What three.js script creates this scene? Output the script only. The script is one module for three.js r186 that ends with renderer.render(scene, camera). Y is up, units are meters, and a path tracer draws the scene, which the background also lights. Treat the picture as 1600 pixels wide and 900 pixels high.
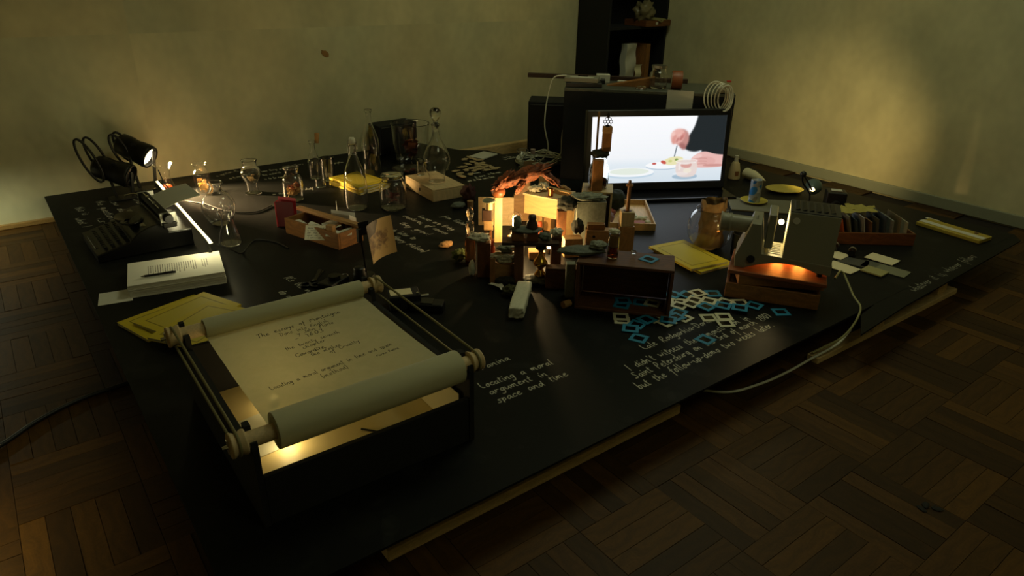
import * as THREE from 'three';
import { RoundedBoxGeometry } from 'three/addons/geometries/RoundedBoxGeometry.js';
import { mergeGeometries, mergeVertices, toCreasedNormals } from 'three/addons/utils/BufferGeometryUtils.js';
import { RectAreaLightUniformsLib } from 'three/addons/lights/RectAreaLightUniformsLib.js';
import { createNoise3D } from 'simplex-noise';

// ---------- camera, exposure, general light ----------
const V = (x, y, z) => new THREE.Vector3(x, y, z);
const scene = new THREE.Scene();
scene.background = new THREE.Color(0x000000);
const camera = new THREE.PerspectiveCamera(45.2695, 16 / 9, 0.05, 30);
camera.position.set(0, 1.124, 0);
camera.setRotationFromMatrix(new THREE.Matrix4().makeBasis(V(0.7989, 0.0173, 0.6012), V(0.2397, 0.9076, -0.3447), V(-0.5516, 0.4195, 0.7209)));
camera.updateMatrixWorld(true);
scene.add(camera);
const renderer = new THREE.WebGLRenderer();
renderer.toneMapping = THREE.LinearToneMapping;
renderer.toneMappingExposure = 1;
renderer.shadowMap.enabled = true;
RectAreaLightUniformsLib.init();

const TOP = 0.124;                 // height of the black platform
const WARM = new THREE.Color().setRGB(1, 0.76, 0.33), BULB = new THREE.Color().setRGB(1, 0.68, 0.29), SCREEN = new THREE.Color().setRGB(0.8, 0.93, 1);
function addLight(l, x, y, z, parent) { l.position.set(x, y, z); l.castShadow = true; l.name = 'light'; (parent || scene).add(l); return l; }

// ---------- helpers ----------
function rng(s) { return () => { s = (s + 0x6d2b79f5) | 0; let t = Math.imul(s ^ (s >>> 15), 1 | s); t = (t + Math.imul(t ^ (t >>> 7), 61 | t)) ^ t; return ((t ^ (t >>> 14)) >>> 0) / 4294967296; }; }
const noise3 = createNoise3D(rng(7));
const taken = {};
function numbered(n) { const k = (taken[n] = (taken[n] ?? -1) + 1); return k ? n + '_' + String(k).padStart(3, '0') : n; }
function shade(o) { o.traverse((c) => { if (c.isMesh) { c.castShadow = true; c.receiveShadow = true; } }); return o; }
function part(name, geo, m, parent, pos, rot) {
  const o = new THREE.Mesh(geo, m); o.name = name; o.castShadow = o.receiveShadow = true;
  if (pos) o.position.set(...pos);
  if (rot) o.rotation.set(...rot);
  parent.add(o); return o;
}
function thing(name, label, category, pos = [0, 0, 0], yaw = 0, group) {
  const o = new THREE.Group(); o.name = numbered(name); o.position.set(...pos); o.rotation.y = yaw;
  o.userData = { label, category }; if (group) o.userData.group = group;
  scene.add(o); return o;
}
function solo(name, geo, m, label, category, pos = [0, 0, 0], rot = 0, group) {
  const o = part(numbered(name), geo, m, scene, pos, Array.isArray(rot) ? rot : [0, rot, 0]);
  o.userData = { label, category }; if (group) o.userData.group = group;
  return o;
}
function struct(name, geo, m, pos) { const o = part(name, geo, m, scene, pos); o.userData.kind = 'structure'; return o; }
function uvm(g) {   // uv in metres from the dominant face direction; u runs along the longest extent
  g.computeBoundingBox(); const s = g.boundingBox.getSize(V(0, 0, 0)), p = g.attributes.position, n = g.attributes.normal, uv = new Float32Array(p.count * 2);
  const long = s.x >= s.y && s.x >= s.z ? 0 : s.y >= s.z ? 1 : 2, P = [0, 0, 0];
  for (let i = 0; i < p.count; i++) {
    P[0] = p.getX(i); P[1] = p.getY(i); P[2] = p.getZ(i);
    const a = [Math.abs(n.getX(i)), Math.abs(n.getY(i)), Math.abs(n.getZ(i))], d = a[0] > a[1] && a[0] > a[2] ? 0 : a[1] > a[2] ? 1 : 2;
    const ax = [0, 1, 2].filter((k) => k !== d), u = ax.includes(long) ? long : ax[0], v = ax.find((k) => k !== u);
    uv[2 * i] = P[u] + 0.13 * d; uv[2 * i + 1] = P[v] + 0.29 * d;
  }
  g.setAttribute('uv', new THREE.BufferAttribute(uv, 2)); return g;
}
function box(w, h, d, r = 0.0015, y0 = 0) { const g = new RoundedBoxGeometry(w, h, d, 2, Math.min(r, w * 0.45, h * 0.45, d * 0.45)); g.translate(0, h / 2 + y0, 0); return uvm(g); }
function plainBox(w, h, d) { return uvm(new THREE.BoxGeometry(w, h, d)); }
function cyl(r0, r1, h, seg = 28, y0 = 0) { const g = new THREE.CylinderGeometry(r1, r0, h, seg); g.translate(0, h / 2 + y0, 0); return g; }
function smoothPts(pts, n) { const c = new THREE.CatmullRomCurve3(pts.map((p) => V(p[0], p[1], 0)), false, 'centripetal'); return c.getPoints(n).map((v) => new THREE.Vector2(Math.max(v.x, 0), v.y)); }
function lathe(pts, seg = 36, smooth = 0) { return new THREE.LatheGeometry(smooth ? smoothPts(pts, smooth) : pts.map((p) => new THREE.Vector2(Math.max(p[0], 0.00005), p[1])), seg); }
function vessel(pts, wall = 0.002, floor = 0.004, seg = 40, n = 40) {   // a real glass wall: outer profile up, rim, inner profile down
  const o = smoothPts(pts, n), inn = [];
  for (let i = o.length - 1; i >= 0; i--) if (o[i].y > o[0].y + floor && o[i].x > wall * 1.2) inn.push(new THREE.Vector2(o[i].x - wall, o[i].y));
  const last = inn[inn.length - 1];
  return new THREE.LatheGeometry([new THREE.Vector2(0.0001, o[0].y), ...o, ...inn, new THREE.Vector2(0.0001, last.y)], seg);
}
function tube(pts, r, seg = 40, rs = 8) { return new THREE.TubeGeometry(new THREE.CatmullRomCurve3(pts.map((p) => V(...p))), seg, r, rs, false); }
function bar(a, b, r, rs = 8) { return new THREE.TubeGeometry(new THREE.LineCurve3(V(...a), V(...b)), 1, r, rs, false); }
function rock(rx, ry, rz, seed, rough = 0.18, freq = 1.6, detail = 4) {
  const g = mergeVertices(new THREE.IcosahedronGeometry(1, detail).deleteAttribute('normal').deleteAttribute('uv')), p = g.attributes.position;
  for (let i = 0; i < p.count; i++) {
    const x = p.getX(i), y = p.getY(i), z = p.getZ(i);
    const k = 1 + rough * noise3(x * freq + seed * 3.1, y * freq, z * freq) + rough * 0.45 * noise3(x * freq * 3, y * freq * 3 + seed, z * freq * 3) + rough * 0.2 * noise3(x * freq * 8, y * freq * 8, z * freq * 8 + seed);
    p.setXYZ(i, x * rx * k, Math.max(y, -0.82) * ry * k, z * rz * k);
  }
  g.computeBoundingBox(); g.translate(0, -g.boundingBox.min.y, 0); g.computeVertexNormals();
  const uv = new Float32Array(p.count * 2); for (let i = 0; i < p.count; i++) { uv[2 * i] = p.getX(i) + 0.3 * p.getY(i); uv[2 * i + 1] = p.getZ(i) + p.getY(i); }
  g.setAttribute('uv', new THREE.BufferAttribute(uv, 2)); return g;
}
function lump(w, h, d, seed, rough = 0.1) {   // a blocky broken piece of stone
  const g = mergeVertices(new THREE.BoxGeometry(w, h, d, 10, 8, 18).deleteAttribute('normal').deleteAttribute('uv')), p = g.attributes.position;
  for (let i = 0; i < p.count; i++) { const x = p.getX(i) / w, y = p.getY(i) / h, z = p.getZ(i) / d, r = Math.pow(Math.pow(Math.abs(2 * x), 5) + Math.pow(Math.abs(2 * y), 5) + 1e-6, 0.2), q = (r > 1 ? 1 / r : 1) * (1 + rough * noise3(x * 2 + seed, y * 2, z * 4) + rough * 0.3 * noise3(x * 7, y * 7 + seed, z * 14)); p.setXYZ(i, x * w * q, y * h * q, p.getZ(i) + d * rough * 0.4 * noise3(x * 4, y * 4, seed)); }
  g.computeBoundingBox(); g.translate(0, -g.boundingBox.min.y, 0); g.computeVertexNormals(); const uv = new Float32Array(p.count * 2); for (let i = 0; i < p.count; i++) { uv[2 * i] = p.getX(i) + p.getY(i); uv[2 * i + 1] = p.getZ(i); } g.setAttribute('uv', new THREE.BufferAttribute(uv, 2)); return g;
}
function merge(list) { return mergeGeometries(list.map((g) => { const q = g.index ? g.toNonIndexed() : g.clone(); for (const k of Object.keys(q.attributes)) if (!['position', 'normal', 'uv'].includes(k)) q.deleteAttribute(k); return q; })); }
function at(g, x, y, z, rx = 0, ry = 0, rz = 0) { return g.applyMatrix4(new THREE.Matrix4().compose(V(x, y, z), new THREE.Quaternion().setFromEuler(new THREE.Euler(rx, ry, rz)), V(1, 1, 1))); }
function sheet(w, d, nx, nz, f, t = 0.0006) {   // a thin sheet with thickness, height given by f(x, z)
  const g = new THREE.BoxGeometry(w, t, d, nx, 1, nz), p = g.attributes.position;
  for (let i = 0; i < p.count; i++) p.setY(i, p.getY(i) + f(p.getX(i), p.getZ(i)));
  g.computeVertexNormals(); return g;
}
function canvasTex(w, h, draw) {
  const c = document.createElement('canvas'); c.width = w; c.height = h; const x = c.getContext('2d'); draw(x, w, h);
  const t = new THREE.CanvasTexture(c); t.colorSpace = THREE.SRGBColorSpace; t.magFilter = THREE.LinearFilter; t.wrapS = t.wrapT = THREE.RepeatWrapping; return t;
}
function dataTex(n, f, srgb = true, m = n) {
  const d = new Uint8Array(n * m * 4);
  for (let y = 0; y < m; y++) for (let x = 0; x < n; x++) { const c = f(x / n, y / m), o = (y * n + x) * 4; d[o] = c[0]; d[o + 1] = c[1]; d[o + 2] = c[2]; d[o + 3] = 255; }
  const t = new THREE.DataTexture(d, n, m); if (srgb) t.colorSpace = THREE.SRGBColorSpace; t.magFilter = THREE.LinearFilter; t.wrapS = t.wrapT = THREE.RepeatWrapping; t.needsUpdate = true; return t;
}
const clamp = (v) => Math.max(0, Math.min(255, v));
function tileNoise(u, v, f, s) {   // repeats over the unit square
  const a = u * Math.PI * 2, b = v * Math.PI * 2, k = f / 6.2832;
  return noise3(Math.cos(a) * k + s, Math.sin(a) * k + Math.cos(b) * k * 1.3, Math.sin(b) * k * 1.3 + s * 0.7);
}
function woodTex(rgb, seed, contrast, size) {   // grain runs along u
  const t = dataTex(256, (u, v) => {
    const w = tileNoise(u, v, 3, seed) * 0.06, g = tileNoise(u * 1, v + w, 40, seed + 9) * 0.5 + noise3(v * 90 + w * 60, u * 3, seed) * 0.5, l = Math.sin((v + w) * 6.2832 * 9) * 0.4 + g;
    return rgb.map((c) => clamp(c * (1 + contrast * l)));
  });
  t.repeat.set(1 / size, 1 / size); return t;
}
function woodMat(hex, seed, contrast = 0.14, rough = 0.6, size = 0.22, extra = {}) {
  const c = new THREE.Color(hex), rgb = [c.clone().convertLinearToSRGB()].map((k) => [k.r * 255, k.g * 255, k.b * 255])[0];
  return new THREE.MeshPhysicalMaterial({ map: woodTex(rgb, seed, contrast, size), roughness: rough, ...extra });
}
function std(hex, roughness = 0.7, extra = {}) { return new THREE.MeshPhysicalMaterial({ color: hex, roughness, ...extra }); }
function mottled(hex, seed, amount, size, roughness, extra = {}) {
  const c = new THREE.Color(hex).convertLinearToSRGB(), rgb = [c.r * 255, c.g * 255, c.b * 255];
  const t = dataTex(256, (u, v) => { const k = 1 + amount * (tileNoise(u, v, 6, seed) * 0.5 + tileNoise(u, v, 22, seed + 3) * 0.35 + tileNoise(u, v, 70, seed + 5) * 0.3); return rgb.map((q) => clamp(q * k)); });
  t.repeat.set(1 / size, 1 / size);
  return new THREE.MeshPhysicalMaterial({ map: t, roughness, ...extra });
}

// ---------- single-line handwriting ----------
const PEN = {
  a: [10, '8,8 5,10 1,7 1,2 4,0 8,5 8,9 8,2 10,0'], b: [9, '1,19 1,0 1,5 5,9 8,6 7,1 3,0 1,2'], c: [8, '8,8 5,10 1,7 1,2 4,0 8,2'], d: [10, '8,8 5,10 1,7 1,2 4,0 8,4 8,19 8,2 10,0'],
  e: [9, '1,5 7,6 7,9 4,10 1,6 2,1 5,0 9,2'], f: [7, '8,18 5,19 4,15 3,0 2,-8', '0,9 7,10'], g: [9, '8,8 5,10 1,7 2,2 5,1 8,6 8,9 8,-6 5,-9 1,-7'], h: [10, '1,19 1,0 1,5 4,9 7,8 7,1 9,0'],
  i: [5, '1,9 2,1 4,0', '2,14 2.5,15'], j: [5, '3,9 3,-6 0,-9', '3,14 3.5,15'], k: [9, '1,19 1,0', '7,10 1,4 8,0'], l: [5, '2,19 1,3 4,0'], m: [14, '0,9 1,0 1,6 4,10 5,8 5,0 5,6 8,10 10,8 10,1 13,0'],
  n: [10, '0,9 1,0 1,6 5,10 7,8 7,1 9,0'], o: [9, '5,10 1,7 2,1 5,0 8,4 7,9 4,10 9,9'], p: [9, '1,10 1,-9 1,6 5,10 8,6 6,1 1,1'], q: [9, '8,8 5,10 1,7 2,2 5,1 8,6 8,9 8,-9'], r: [8, '0,9 1,0 1,6 4,10 7,9'],
  s: [8, '7,9 4,10 2,8 6,4 6,1 3,0 0,1'], t: [7, '3,16 2,3 4,0 6,1', '0,11 6,12'], u: [10, '0,9 1,2 4,0 7,4 8,9 8,2 10,0'], v: [9, '0,10 3,0 8,10'], w: [13, '0,10 2,0 5,8 8,0 11,10'], x: [9, '0,10 7,0', '7,10 0,0'],
  y: [9, '0,9 2,3 5,2 8,9 8,8 6,-6 2,-9'], z: [8, '0,10 7,10 0,0 8,0'],
  A: [14, '0,0 6,19 12,0', '2,7 10,7'], C: [13, '12,16 7,19 1,12 3,2 8,0 13,4'], D: [14, '2,19 2,0 8,1 13,9 8,18 0,19'], E: [12, '11,18 2,19 1,10 1,0 11,1', '1,10 9,10'], F: [11, '2,0 2,19 11,18', '2,10 8,10'],
  H: [13, '1,19 1,0', '11,19 11,0', '1,10 11,10'], I: [5, '2,19 2,0'], J: [9, '8,19 8,3 4,0 0,3'], L: [11, '2,19 1,0 10,1'], M: [17, '0,0 3,19 8,5 13,19 16,0'], N: [14, '1,0 1,19 11,0 11,19'], P: [11, '1,0 1,19 8,19 10,14 7,9 1,9'],
  R: [12, '1,0 1,19 8,19 10,14 7,10 1,9 11,0'], S: [11, '10,17 6,19 1,15 9,6 6,0 0,2'], T: [12, '0,18 12,19', '6,19 5,0'], K: [11, '1,19 1,0', '10,19 1,9 11,0'],
  0: [10, '5,18 1,12 2,2 5,0 9,6 8,15 5,18'], 1: [6, '0,14 4,18 4,0'], 2: [10, '1,14 5,18 8,14 1,0 9,0'], 3: [9, '1,17 6,18 7,13 3,10 8,6 6,1 0,1'], 6: [10, '7,18 1,8 3,0 8,3 6,9 1,6'], 7: [10, '0,17 9,18 3,0', '1,9 7,9'],
  '-': [8, '1,6 7,7'], '.': [4, '1,0 1.6,0.6'], ',': [4, '2,1 0,-4'], "'": [4, '2,19 1,15'], '(': [6, '5,21 1,10 5,-3'], ')': [6, '1,21 5,10 1,-3'], '!': [5, '2,19 2,6', '2,0 2.5,0.6'],
};
function penWidth(text) { let w = 0; for (const ch of text) w += ch === ' ' ? 15 : (PEN[ch]?.[0] ?? 8) + 1.6; return w; }
function penText(ctx, text, x0, y0, x1, y1, cap, lw, rand) {   // writes from (x0,y0) to (x1,y1) on the canvas; cap = x-height in pixels
  const L = Math.hypot(x1 - x0, y1 - y0), sx = L / penWidth(text), sy = cap / 10, a = Math.atan2(y1 - y0, x1 - x0);
  ctx.save(); ctx.translate(x0, y0); ctx.rotate(a); ctx.lineWidth = lw; ctx.lineCap = ctx.lineJoin = 'round';
  let x = 0;
  for (const ch of text) {
    if (ch === ' ') { x += 15; continue; }
    const g = PEN[ch]; if (!g) { x += 8; continue; }
    const j = (rand() - 0.5) * 1.6;
    for (let s = 1; s < g.length; s++) {
      const pts = g[s].split(' ').map((q) => q.split(',').map(Number)), q = pts.map(([px, py]) => [(x + px + py * 0.18) * sx + (rand() - 0.5) * sx * 0.7, -(py + j) * sy + (rand() - 0.5) * sy * 0.7]);
      ctx.beginPath(); ctx.moveTo(...q[0]);
      if (q.length === 2) ctx.lineTo(...q[1]);
      else { for (let i = 1; i < q.length - 1; i++) { const e = i === q.length - 2 ? q[i + 1] : [(q[i][0] + q[i + 1][0]) / 2, (q[i][1] + q[i + 1][1]) / 2]; ctx.quadraticCurveTo(q[i][0], q[i][1], e[0], e[1]); } }
      ctx.stroke();
    }
    x += g[0] + 1.6;
  }
  ctx.restore();
}

// ---------- materials ----------
const M = {
  plaster: (() => {
    const t = dataTex(1024, (u, v) => { const k = 1 + 0.05 * noise3(u * 9, v * 6, 2) + 0.035 * noise3(u * 34, v * 22, 4) + 0.02 * noise3(u * 120, v * 90, 6), w = 0.025 * noise3(u * 6, v * 5, 11); return [clamp(204 * (k + w)), clamp(196 * k), clamp(154 * (k - w))]; });
    const b = dataTex(512, (u, v) => { const k = 128 + 60 * noise3(u * 40, v * 40, 3) + 40 * noise3(u * 130, v * 130, 5); return [clamp(k), clamp(k), clamp(k)]; }, false);
    t.repeat.set(1 / 6.6, 1 / 6.6); b.repeat.set(1 / 6.6, 1 / 6.6);
    return new THREE.MeshStandardMaterial({ map: t, bumpMap: b, bumpScale: 0.003, roughness: 0.9 });
  })(),
  pine: woodMat(0xc9a267, 1, 0.07, 0.55), pale: woodMat(0xcdb487, 2, 0.06, 0.6), beech: woodMat(0xa67d4d, 3, 0.1, 0.5), oak: woodMat(0x8a5c2e, 4, 0.15, 0.5), brown: woodMat(0x5d3a20, 5, 0.2, 0.55),
  red: woodMat(0x6e4424, 6, 0.16, 0.4), walnut: woodMat(0x3a2415, 7, 0.2, 0.5), lacquer: woodMat(0x8a4a22, 8, 0.14, 0.5, 0.22, { clearcoat: 0.15, clearcoatRoughness: 0.4 }), plinth: woodMat(0xcfb07a, 9, 0.1, 0.7),
  bark: mottled(0x7a3f1c, 3, 0.6, 0.05, 0.7), grey: mottled(0x8c9080, 5, 0.15, 0.1, 0.75), stone: mottled(0x7d8171, 8, 0.35, 0.06, 0.85), slate: mottled(0x5b6156, 12, 0.25, 0.08, 0.7), shell: mottled(0xb9b096, 15, 0.35, 0.03, 0.7), dark: mottled(0x2b2a20, 17, 0.4, 0.04, 0.9),
  moss: mottled(0x3a3a1c, 19, 0.6, 0.02, 1), white: mottled(0xd2cfb8, 21, 0.06, 0.06, 0.8), cork: mottled(0xa07a4a, 23, 0.3, 0.02, 0.9),
  paper: std(0xe4e2d4, 0.85), cream: std(0xd8cfa8, 0.85), card: std(0xc9c6b4, 0.85), yellow: std(0xcdb52a, 0.45), yellowDim: std(0x9c9660, 0.7), pages: std(0xcfcab2, 0.9),
  black: std(0x101010, 0.45), blackMatte: std(0x131313, 0.85), blackMetal: std(0x17150f, 0.4, { metalness: 0.4 }), plastic: std(0x1a1b1c, 0.35), gloss: std(0x0a0a0b, 0.12), rubber: std(0x0d0d0d, 0.7), cable: std(0x0c0c0c, 0.5), cableWhite: std(0xd9d8c2, 0.5),
  chrome: std(0xd8d8d8, 0.15, { metalness: 1 }), steel: std(0x9a9a94, 0.35, { metalness: 1 }), brass: std(0xb8923c, 0.25, { metalness: 1 }), copper: std(0xb5663a, 0.3, { metalness: 1 }), castGrey: std(0x85826f, 0.45), projDark: std(0x8f8d78, 0.45),
  glass: new THREE.MeshPhysicalMaterial({ color: 0xffffff, roughness: 0.01, transmission: 1, thickness: 0.01, ior: 1.48 }),
  thinGlass: new THREE.MeshPhysicalMaterial({ color: 0xffffff, roughness: 0.01, transmission: 1, thickness: 0, ior: 1.48 }),
  amber: new THREE.MeshPhysicalMaterial({ color: 0xffffff, roughness: 0.03, transmission: 1, thickness: 0.02, ior: 1.45, attenuationColor: 0x8a3208, attenuationDistance: 0.012 }),
  liquid: new THREE.MeshPhysicalMaterial({ color: 0xffffff, roughness: 0.02, transmission: 1, thickness: 0.02, ior: 1.34, attenuationColor: 0xa04a10, attenuationDistance: 0.02 }),
  petal: std(0xb08a50, 0.8), leaf: std(0xb09a70, 0.85), rose: std(0x56281f, 0.8), pink: std(0xd04450, 0.55, { transmission: 0.25, thickness: 0 }), plasticBag: std(0x9a8f6a, 0.3, { transmission: 0.5, thickness: 0 }), kraft: std(0x8a6f48, 0.8),
  blueMount: std(0x1f7fa8, 0.5), whiteMount: std(0xc9c8ac, 0.5), film: std(0x14110d, 0.15), soft: std(0xdfe3e0, 0.4, { transmission: 0.3, thickness: 0 }),
};

// ---------- the room ----------
const XR = 3.98, ZB = -3.78, XL = -2.2, ZF = 2.2, HR = 2.9;
{
  const wall = (name, w, h, d, x, y, z) => struct(name, plainBox(w, h, d), M.plaster, [x, y, z]);
  const wb = wall('wall_back', XR - XL + 0.4, HR + 0.2, 0.2, (XR + XL) / 2, HR / 2 - 0.05, ZB - 0.1);
  wall('wall_right', 0.2, HR + 0.2, ZF - ZB, XR + 0.1, HR / 2 - 0.05, (ZF + ZB) / 2);
  wall('wall_left', 0.2, HR + 0.2, ZF - ZB, XL - 0.1, HR / 2 - 0.05, (ZF + ZB) / 2);
  wall('wall_front', XR - XL + 0.4, HR + 0.2, 0.2, (XR + XL) / 2, HR / 2 - 0.05, ZF + 0.1);
  wall('ceiling', XR - XL + 0.4, 0.2, ZF - ZB + 0.4, (XR + XL) / 2, HR + 0.1, (ZF + ZB) / 2);
  // chipped patch where the paint came off the back wall
  const chip = rock(0.024, 0.002, 0.015, 44, 0.3, 2, 2); chip.rotateX(Math.PI / 2);
  const [cx, cy] = [1.5746, 0.6843, -3.78];
  part('paint_chip', chip, std(0x9a7443, 0.9), wb, [cx - wb.position.x, cy - wb.position.y, 0.099], [0, 0, -0.6]);
  const oak = woodMat(0xa8834a, 31, 0.1, 0.4), grey = std(0x8f9078, 0.7);
  struct('baseboard_back', box(XR - XL, 0.022, 0.022, 0.004), oak, [(XR + XL) / 2, 0, ZB + 0.011]);
  const br = struct('baseboard_right', box(0.016, 0.06, ZF - ZB, 0.004), grey, [XR - 0.008, 0, (ZF + ZB) / 2]);
}
// mosaic parquet: squares of five strips, each laid across its neighbours
{
  const T = 0.246, X0 = 0.092, Z0 = -0.576, S = T / 5, R = rng(12), tones = [0x48300f, 0x3d280c, 0x523712, 0x35220a, 0x432c0e, 0x4c3314];
  const mats = tones.map((c, i) => woodMat(c, 40 + i, 0.13, 0.6, 0.3, { clearcoat: 0.05, clearcoatRoughness: 0.4, specularIntensity: 0.4 }));
  const sub = struct('floor', plainBox(XR - XL, 0.08, ZF - ZB), std(0x1c120a, 0.9), [(XR + XL) / 2, -0.05, (ZF + ZB) / 2]);
  const geo = [0, 1, 2, 3].map((k) => {
    const g = new THREE.BoxGeometry(T - 0.0012, 0.01, S - 0.0012); g.translate(0, -0.005, 0); uvm(g);
    const uv = g.attributes.uv; for (let i = 0; i < uv.count; i++) uv.setXY(i, uv.getX(i) + k * 0.17, uv.getY(i) + k * 0.071); return g;
  });
  const strips = [];
  for (let i = Math.floor((XL - X0) / T); i <= (XR - X0) / T; i++) for (let j = Math.floor((ZB - Z0) / T); j <= (ZF - Z0) / T; j++) for (let k = 0; k < 5; k++) {
    const along = (((i + j) % 2) + 2) % 2 === 0, cx = X0 + (i + 0.5) * T, cz = Z0 + (j + 0.5) * T, o = (k - 2) * S;
    const x = along ? cx : cx + o, z = along ? cz + o : cz, hx = along ? T / 2 : S / 2, hz = along ? S / 2 : T / 2;
    const s = { x, z, along, y: (R() - 0.5) * 0.0012, tilt: (R() - 0.5) * 0.012, g: Math.floor(R() * 4), m: Math.floor(R() * mats.length), d: Infinity };
    if (x - hx < XL || x + hx > XR || z - hz < ZB || z + hz > ZF) s.edge = true;
    const v = V(x, 0, z).project(camera), under = x > 0.2 && x < 3.36 && z > -3.7 && z < -1.05;
    if (!under && !s.edge && Math.abs(v.x) < 1.06 && Math.abs(v.y) < 1.06 && v.z < 1) s.d = camera.position.distanceTo(V(x, 0, z));
    strips.push(s);
  }
  strips.sort((a, b) => a.d - b.d);
  const rest = [];
  strips.forEach((s, n) => {
    const rot = [s.tilt * (s.along ? 1 : 0), s.along ? 0 : Math.PI / 2, s.tilt * (s.along ? 0 : 1)];
    if (n < 300 && s.d < 20) part('plank', geo[s.g], mats[s.m], sub, [s.x - sub.position.x, s.y + 0.05, s.z - sub.position.z], rot);
    else if (!s.edge) rest.push(at(geo[s.g].clone(), s.x - sub.position.x, s.y + 0.05, s.z - sub.position.z, ...rot));
  });
  const far = part('parquet', merge(rest), mats[1], sub); far.userData.kind = 'stuff';
}

// ---------- the black platform with its chalk writing ----------
{
  const BX = 0.1, BZ = -3.85, BW = 3.45, BH = 3.1, PX = 2048 / BW, rand = rng(99);
  const tex = canvasTex(2048, Math.round(BH * PX), (c, w, h) => {
    c.fillStyle = '#141514'; c.fillRect(0, 0, w, h);
    for (let i = 0; i < 5200; i++) { c.fillStyle = `rgba(${rand() > 0.5 ? '120,120,110' : '0,0,0'},${0.03 + rand() * 0.05})`; const r = 1 + rand() * rand() * 26; c.beginPath(); c.ellipse(rand() * w, rand() * h, r, r * (0.2 + rand()), rand() * 3, 0, 7); c.fill(); }
    for (let i = 0; i < 260; i++) { c.strokeStyle = `rgba(150,150,135,${0.04 + rand() * 0.06})`; c.lineWidth = 0.8; const x = rand() * w, y = rand() * h, a = rand() * 6.3, l = 10 + rand() * 60; c.beginPath(); c.moveTo(x, y); c.lineTo(x + Math.cos(a) * l, y + Math.sin(a) * l); c.stroke(); }
    const write = (text, x0, z0, x1, z1, size, lw = 2.4, tone = '#c9c7b6') => { c.strokeStyle = tone; penText(c, text, (x0 - BX) * PX, (z0 - BZ) * PX, (x1 - BX) * PX, (z1 - BZ) * PX, size * 0.84 * PX, lw * 0.78, rand); };
    write('Panina', 0.9266, -1.3368, 1.0246, -1.3387, 0.017);
    write('Locating a moral', 0.8696, -1.2604, 1.1079, -1.2498, 0.018);
    write('argument in', 0.8744, -1.2239, 1.0575, -1.2116, 0.018);
    write('space and time', 0.8698, -1.181, 1.103, -1.1793, 0.018);
    write('Lale Rodgarkia-Dara', 1.3728, -1.1544, 1.6791, -1.1549, 0.019);
    write("I didn't witness the demonstration in", 1.2569, -1.0984, 1.7985, -1.098, 0.02);
    write('Saint Petersburg on the 3rd of march 2007', 1.2401, -1.0581, 1.8755, -1.0658, 0.02);
    write('but the follow-up-demo two weeks later.', 1.2115, -1.017, 1.8221, -1.0229, 0.02);
    write('from Elaine', 1.5118, -2.4979, 1.5286, -2.3487, 0.019);
    write('houses are living', 1.4232, -2.5578, 1.4538, -2.3226, 0.019);
    write('creatures, of course', 1.3704, -2.6009, 1.4053, -2.2953, 0.019);
    write('they grow!', 1.3131, -2.5245, 1.3387, -2.327, 0.019);
    write('in letter to', 1.2447, -2.465, 1.2658, -2.3197, 0.019);
    write('Henry Nielson)', 1.2055, -2.3911, 1.229, -2.1753, 0.019);
    write("It's the rule", 0.7065, -2.2462, 0.7298, -2.0452, 0.019);
    write('do not', 0.6481, -2.1417, 0.6587, -2.0533, 0.019);
    write('this is', 0.2245, -3.5097, 0.2415, -3.3764, 0.022); write('what I', 0.2018, -3.3475, 0.2184, -3.2044, 0.022); write('the question is', 0.3151, -3.5608, 0.324, -3.186, 0.022);
    write('how do', 0.3656, -3.5501, 0.3781, -3.3311, 0.022); write('we', 0.4534, -3.5194, 0.4643, -3.4207, 0.022); write('is', 0.2776, -3.3061, 0.2843, -3.2225, 0.022);
    for (const [t, a, b, d, e] of [
      ['a question of', 0.8902, -3.6812, 1.0109, -3.7355], ['the material', 1.0887, -3.5647, 1.187, -3.5741], ['is to be read', 1.07, -3.491, 1.17, -3.482], ['as it was', 0.9297, -3.5979, 0.9926, -3.6136], ['some things are kept', 1.1054, -3.6429, 1.2638, -3.6394],
      ['and others', 1.2339, -3.6828, 1.3487, -3.6722], ['forgotten', 1.4912, -3.5955, 1.5469, -3.5924], ['on the', 1.0112, -3.2138, 1.0635, -3.2037], ['shelf', 1.1706, -3.2084, 1.2102, -3.2014],
      ['and at the same time', 1.9152, -2.8892, 2.08, -2.8811], ['of course', 1.9887, -2.9268, 2.0547, -2.9274], ['it remains so', 1.9951, -2.9967, 2.0926, -2.9935], ['in the room', 2.0805, -2.9404, 2.1602, -2.9336], ['always', 2.1226, -3.0364, 2.1791, -3.0312],
      ['to remember', 2.3409, -3.1431, 2.4545, -3.1579], ['to be', 2.3641, -3.1808, 2.4167, -3.1825], ['a name', 2.5241, -3.0768, 2.5939, -3.0674], ['a place', 2.4868, -3.0306, 2.5428, -3.0291]]) write(t, a, b, d, e, 0.022, 2.2);
    write('whatever it is, whoever follows', 2.455, -0.8868, 3.0022, -0.9044, 0.024, 2.4, '#8f8d80');
  });
  const mat = new THREE.MeshPhysicalMaterial({ map: tex, roughness: 0.5, specularIntensity: 0.2 });
  const slab = (pts) => {
    const g = new THREE.ExtrudeGeometry(new THREE.Shape(pts.map(([x, z]) => new THREE.Vector2(x, -z))), { depth: 0.006, bevelEnabled: false }); g.rotateX(-Math.PI / 2); g.translate(0, TOP - 0.006, 0);
    const p = g.attributes.position, uv = g.attributes.uv; for (let i = 0; i < p.count; i++) uv.setXY(i, (p.getX(i) - BX) / BW, 1 - (p.getZ(i) - BZ) / BH); return g;
  };
  const t = thing('display_platform', 'large low black platform with white chalk handwriting that carries all the objects', 'platform');
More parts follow.
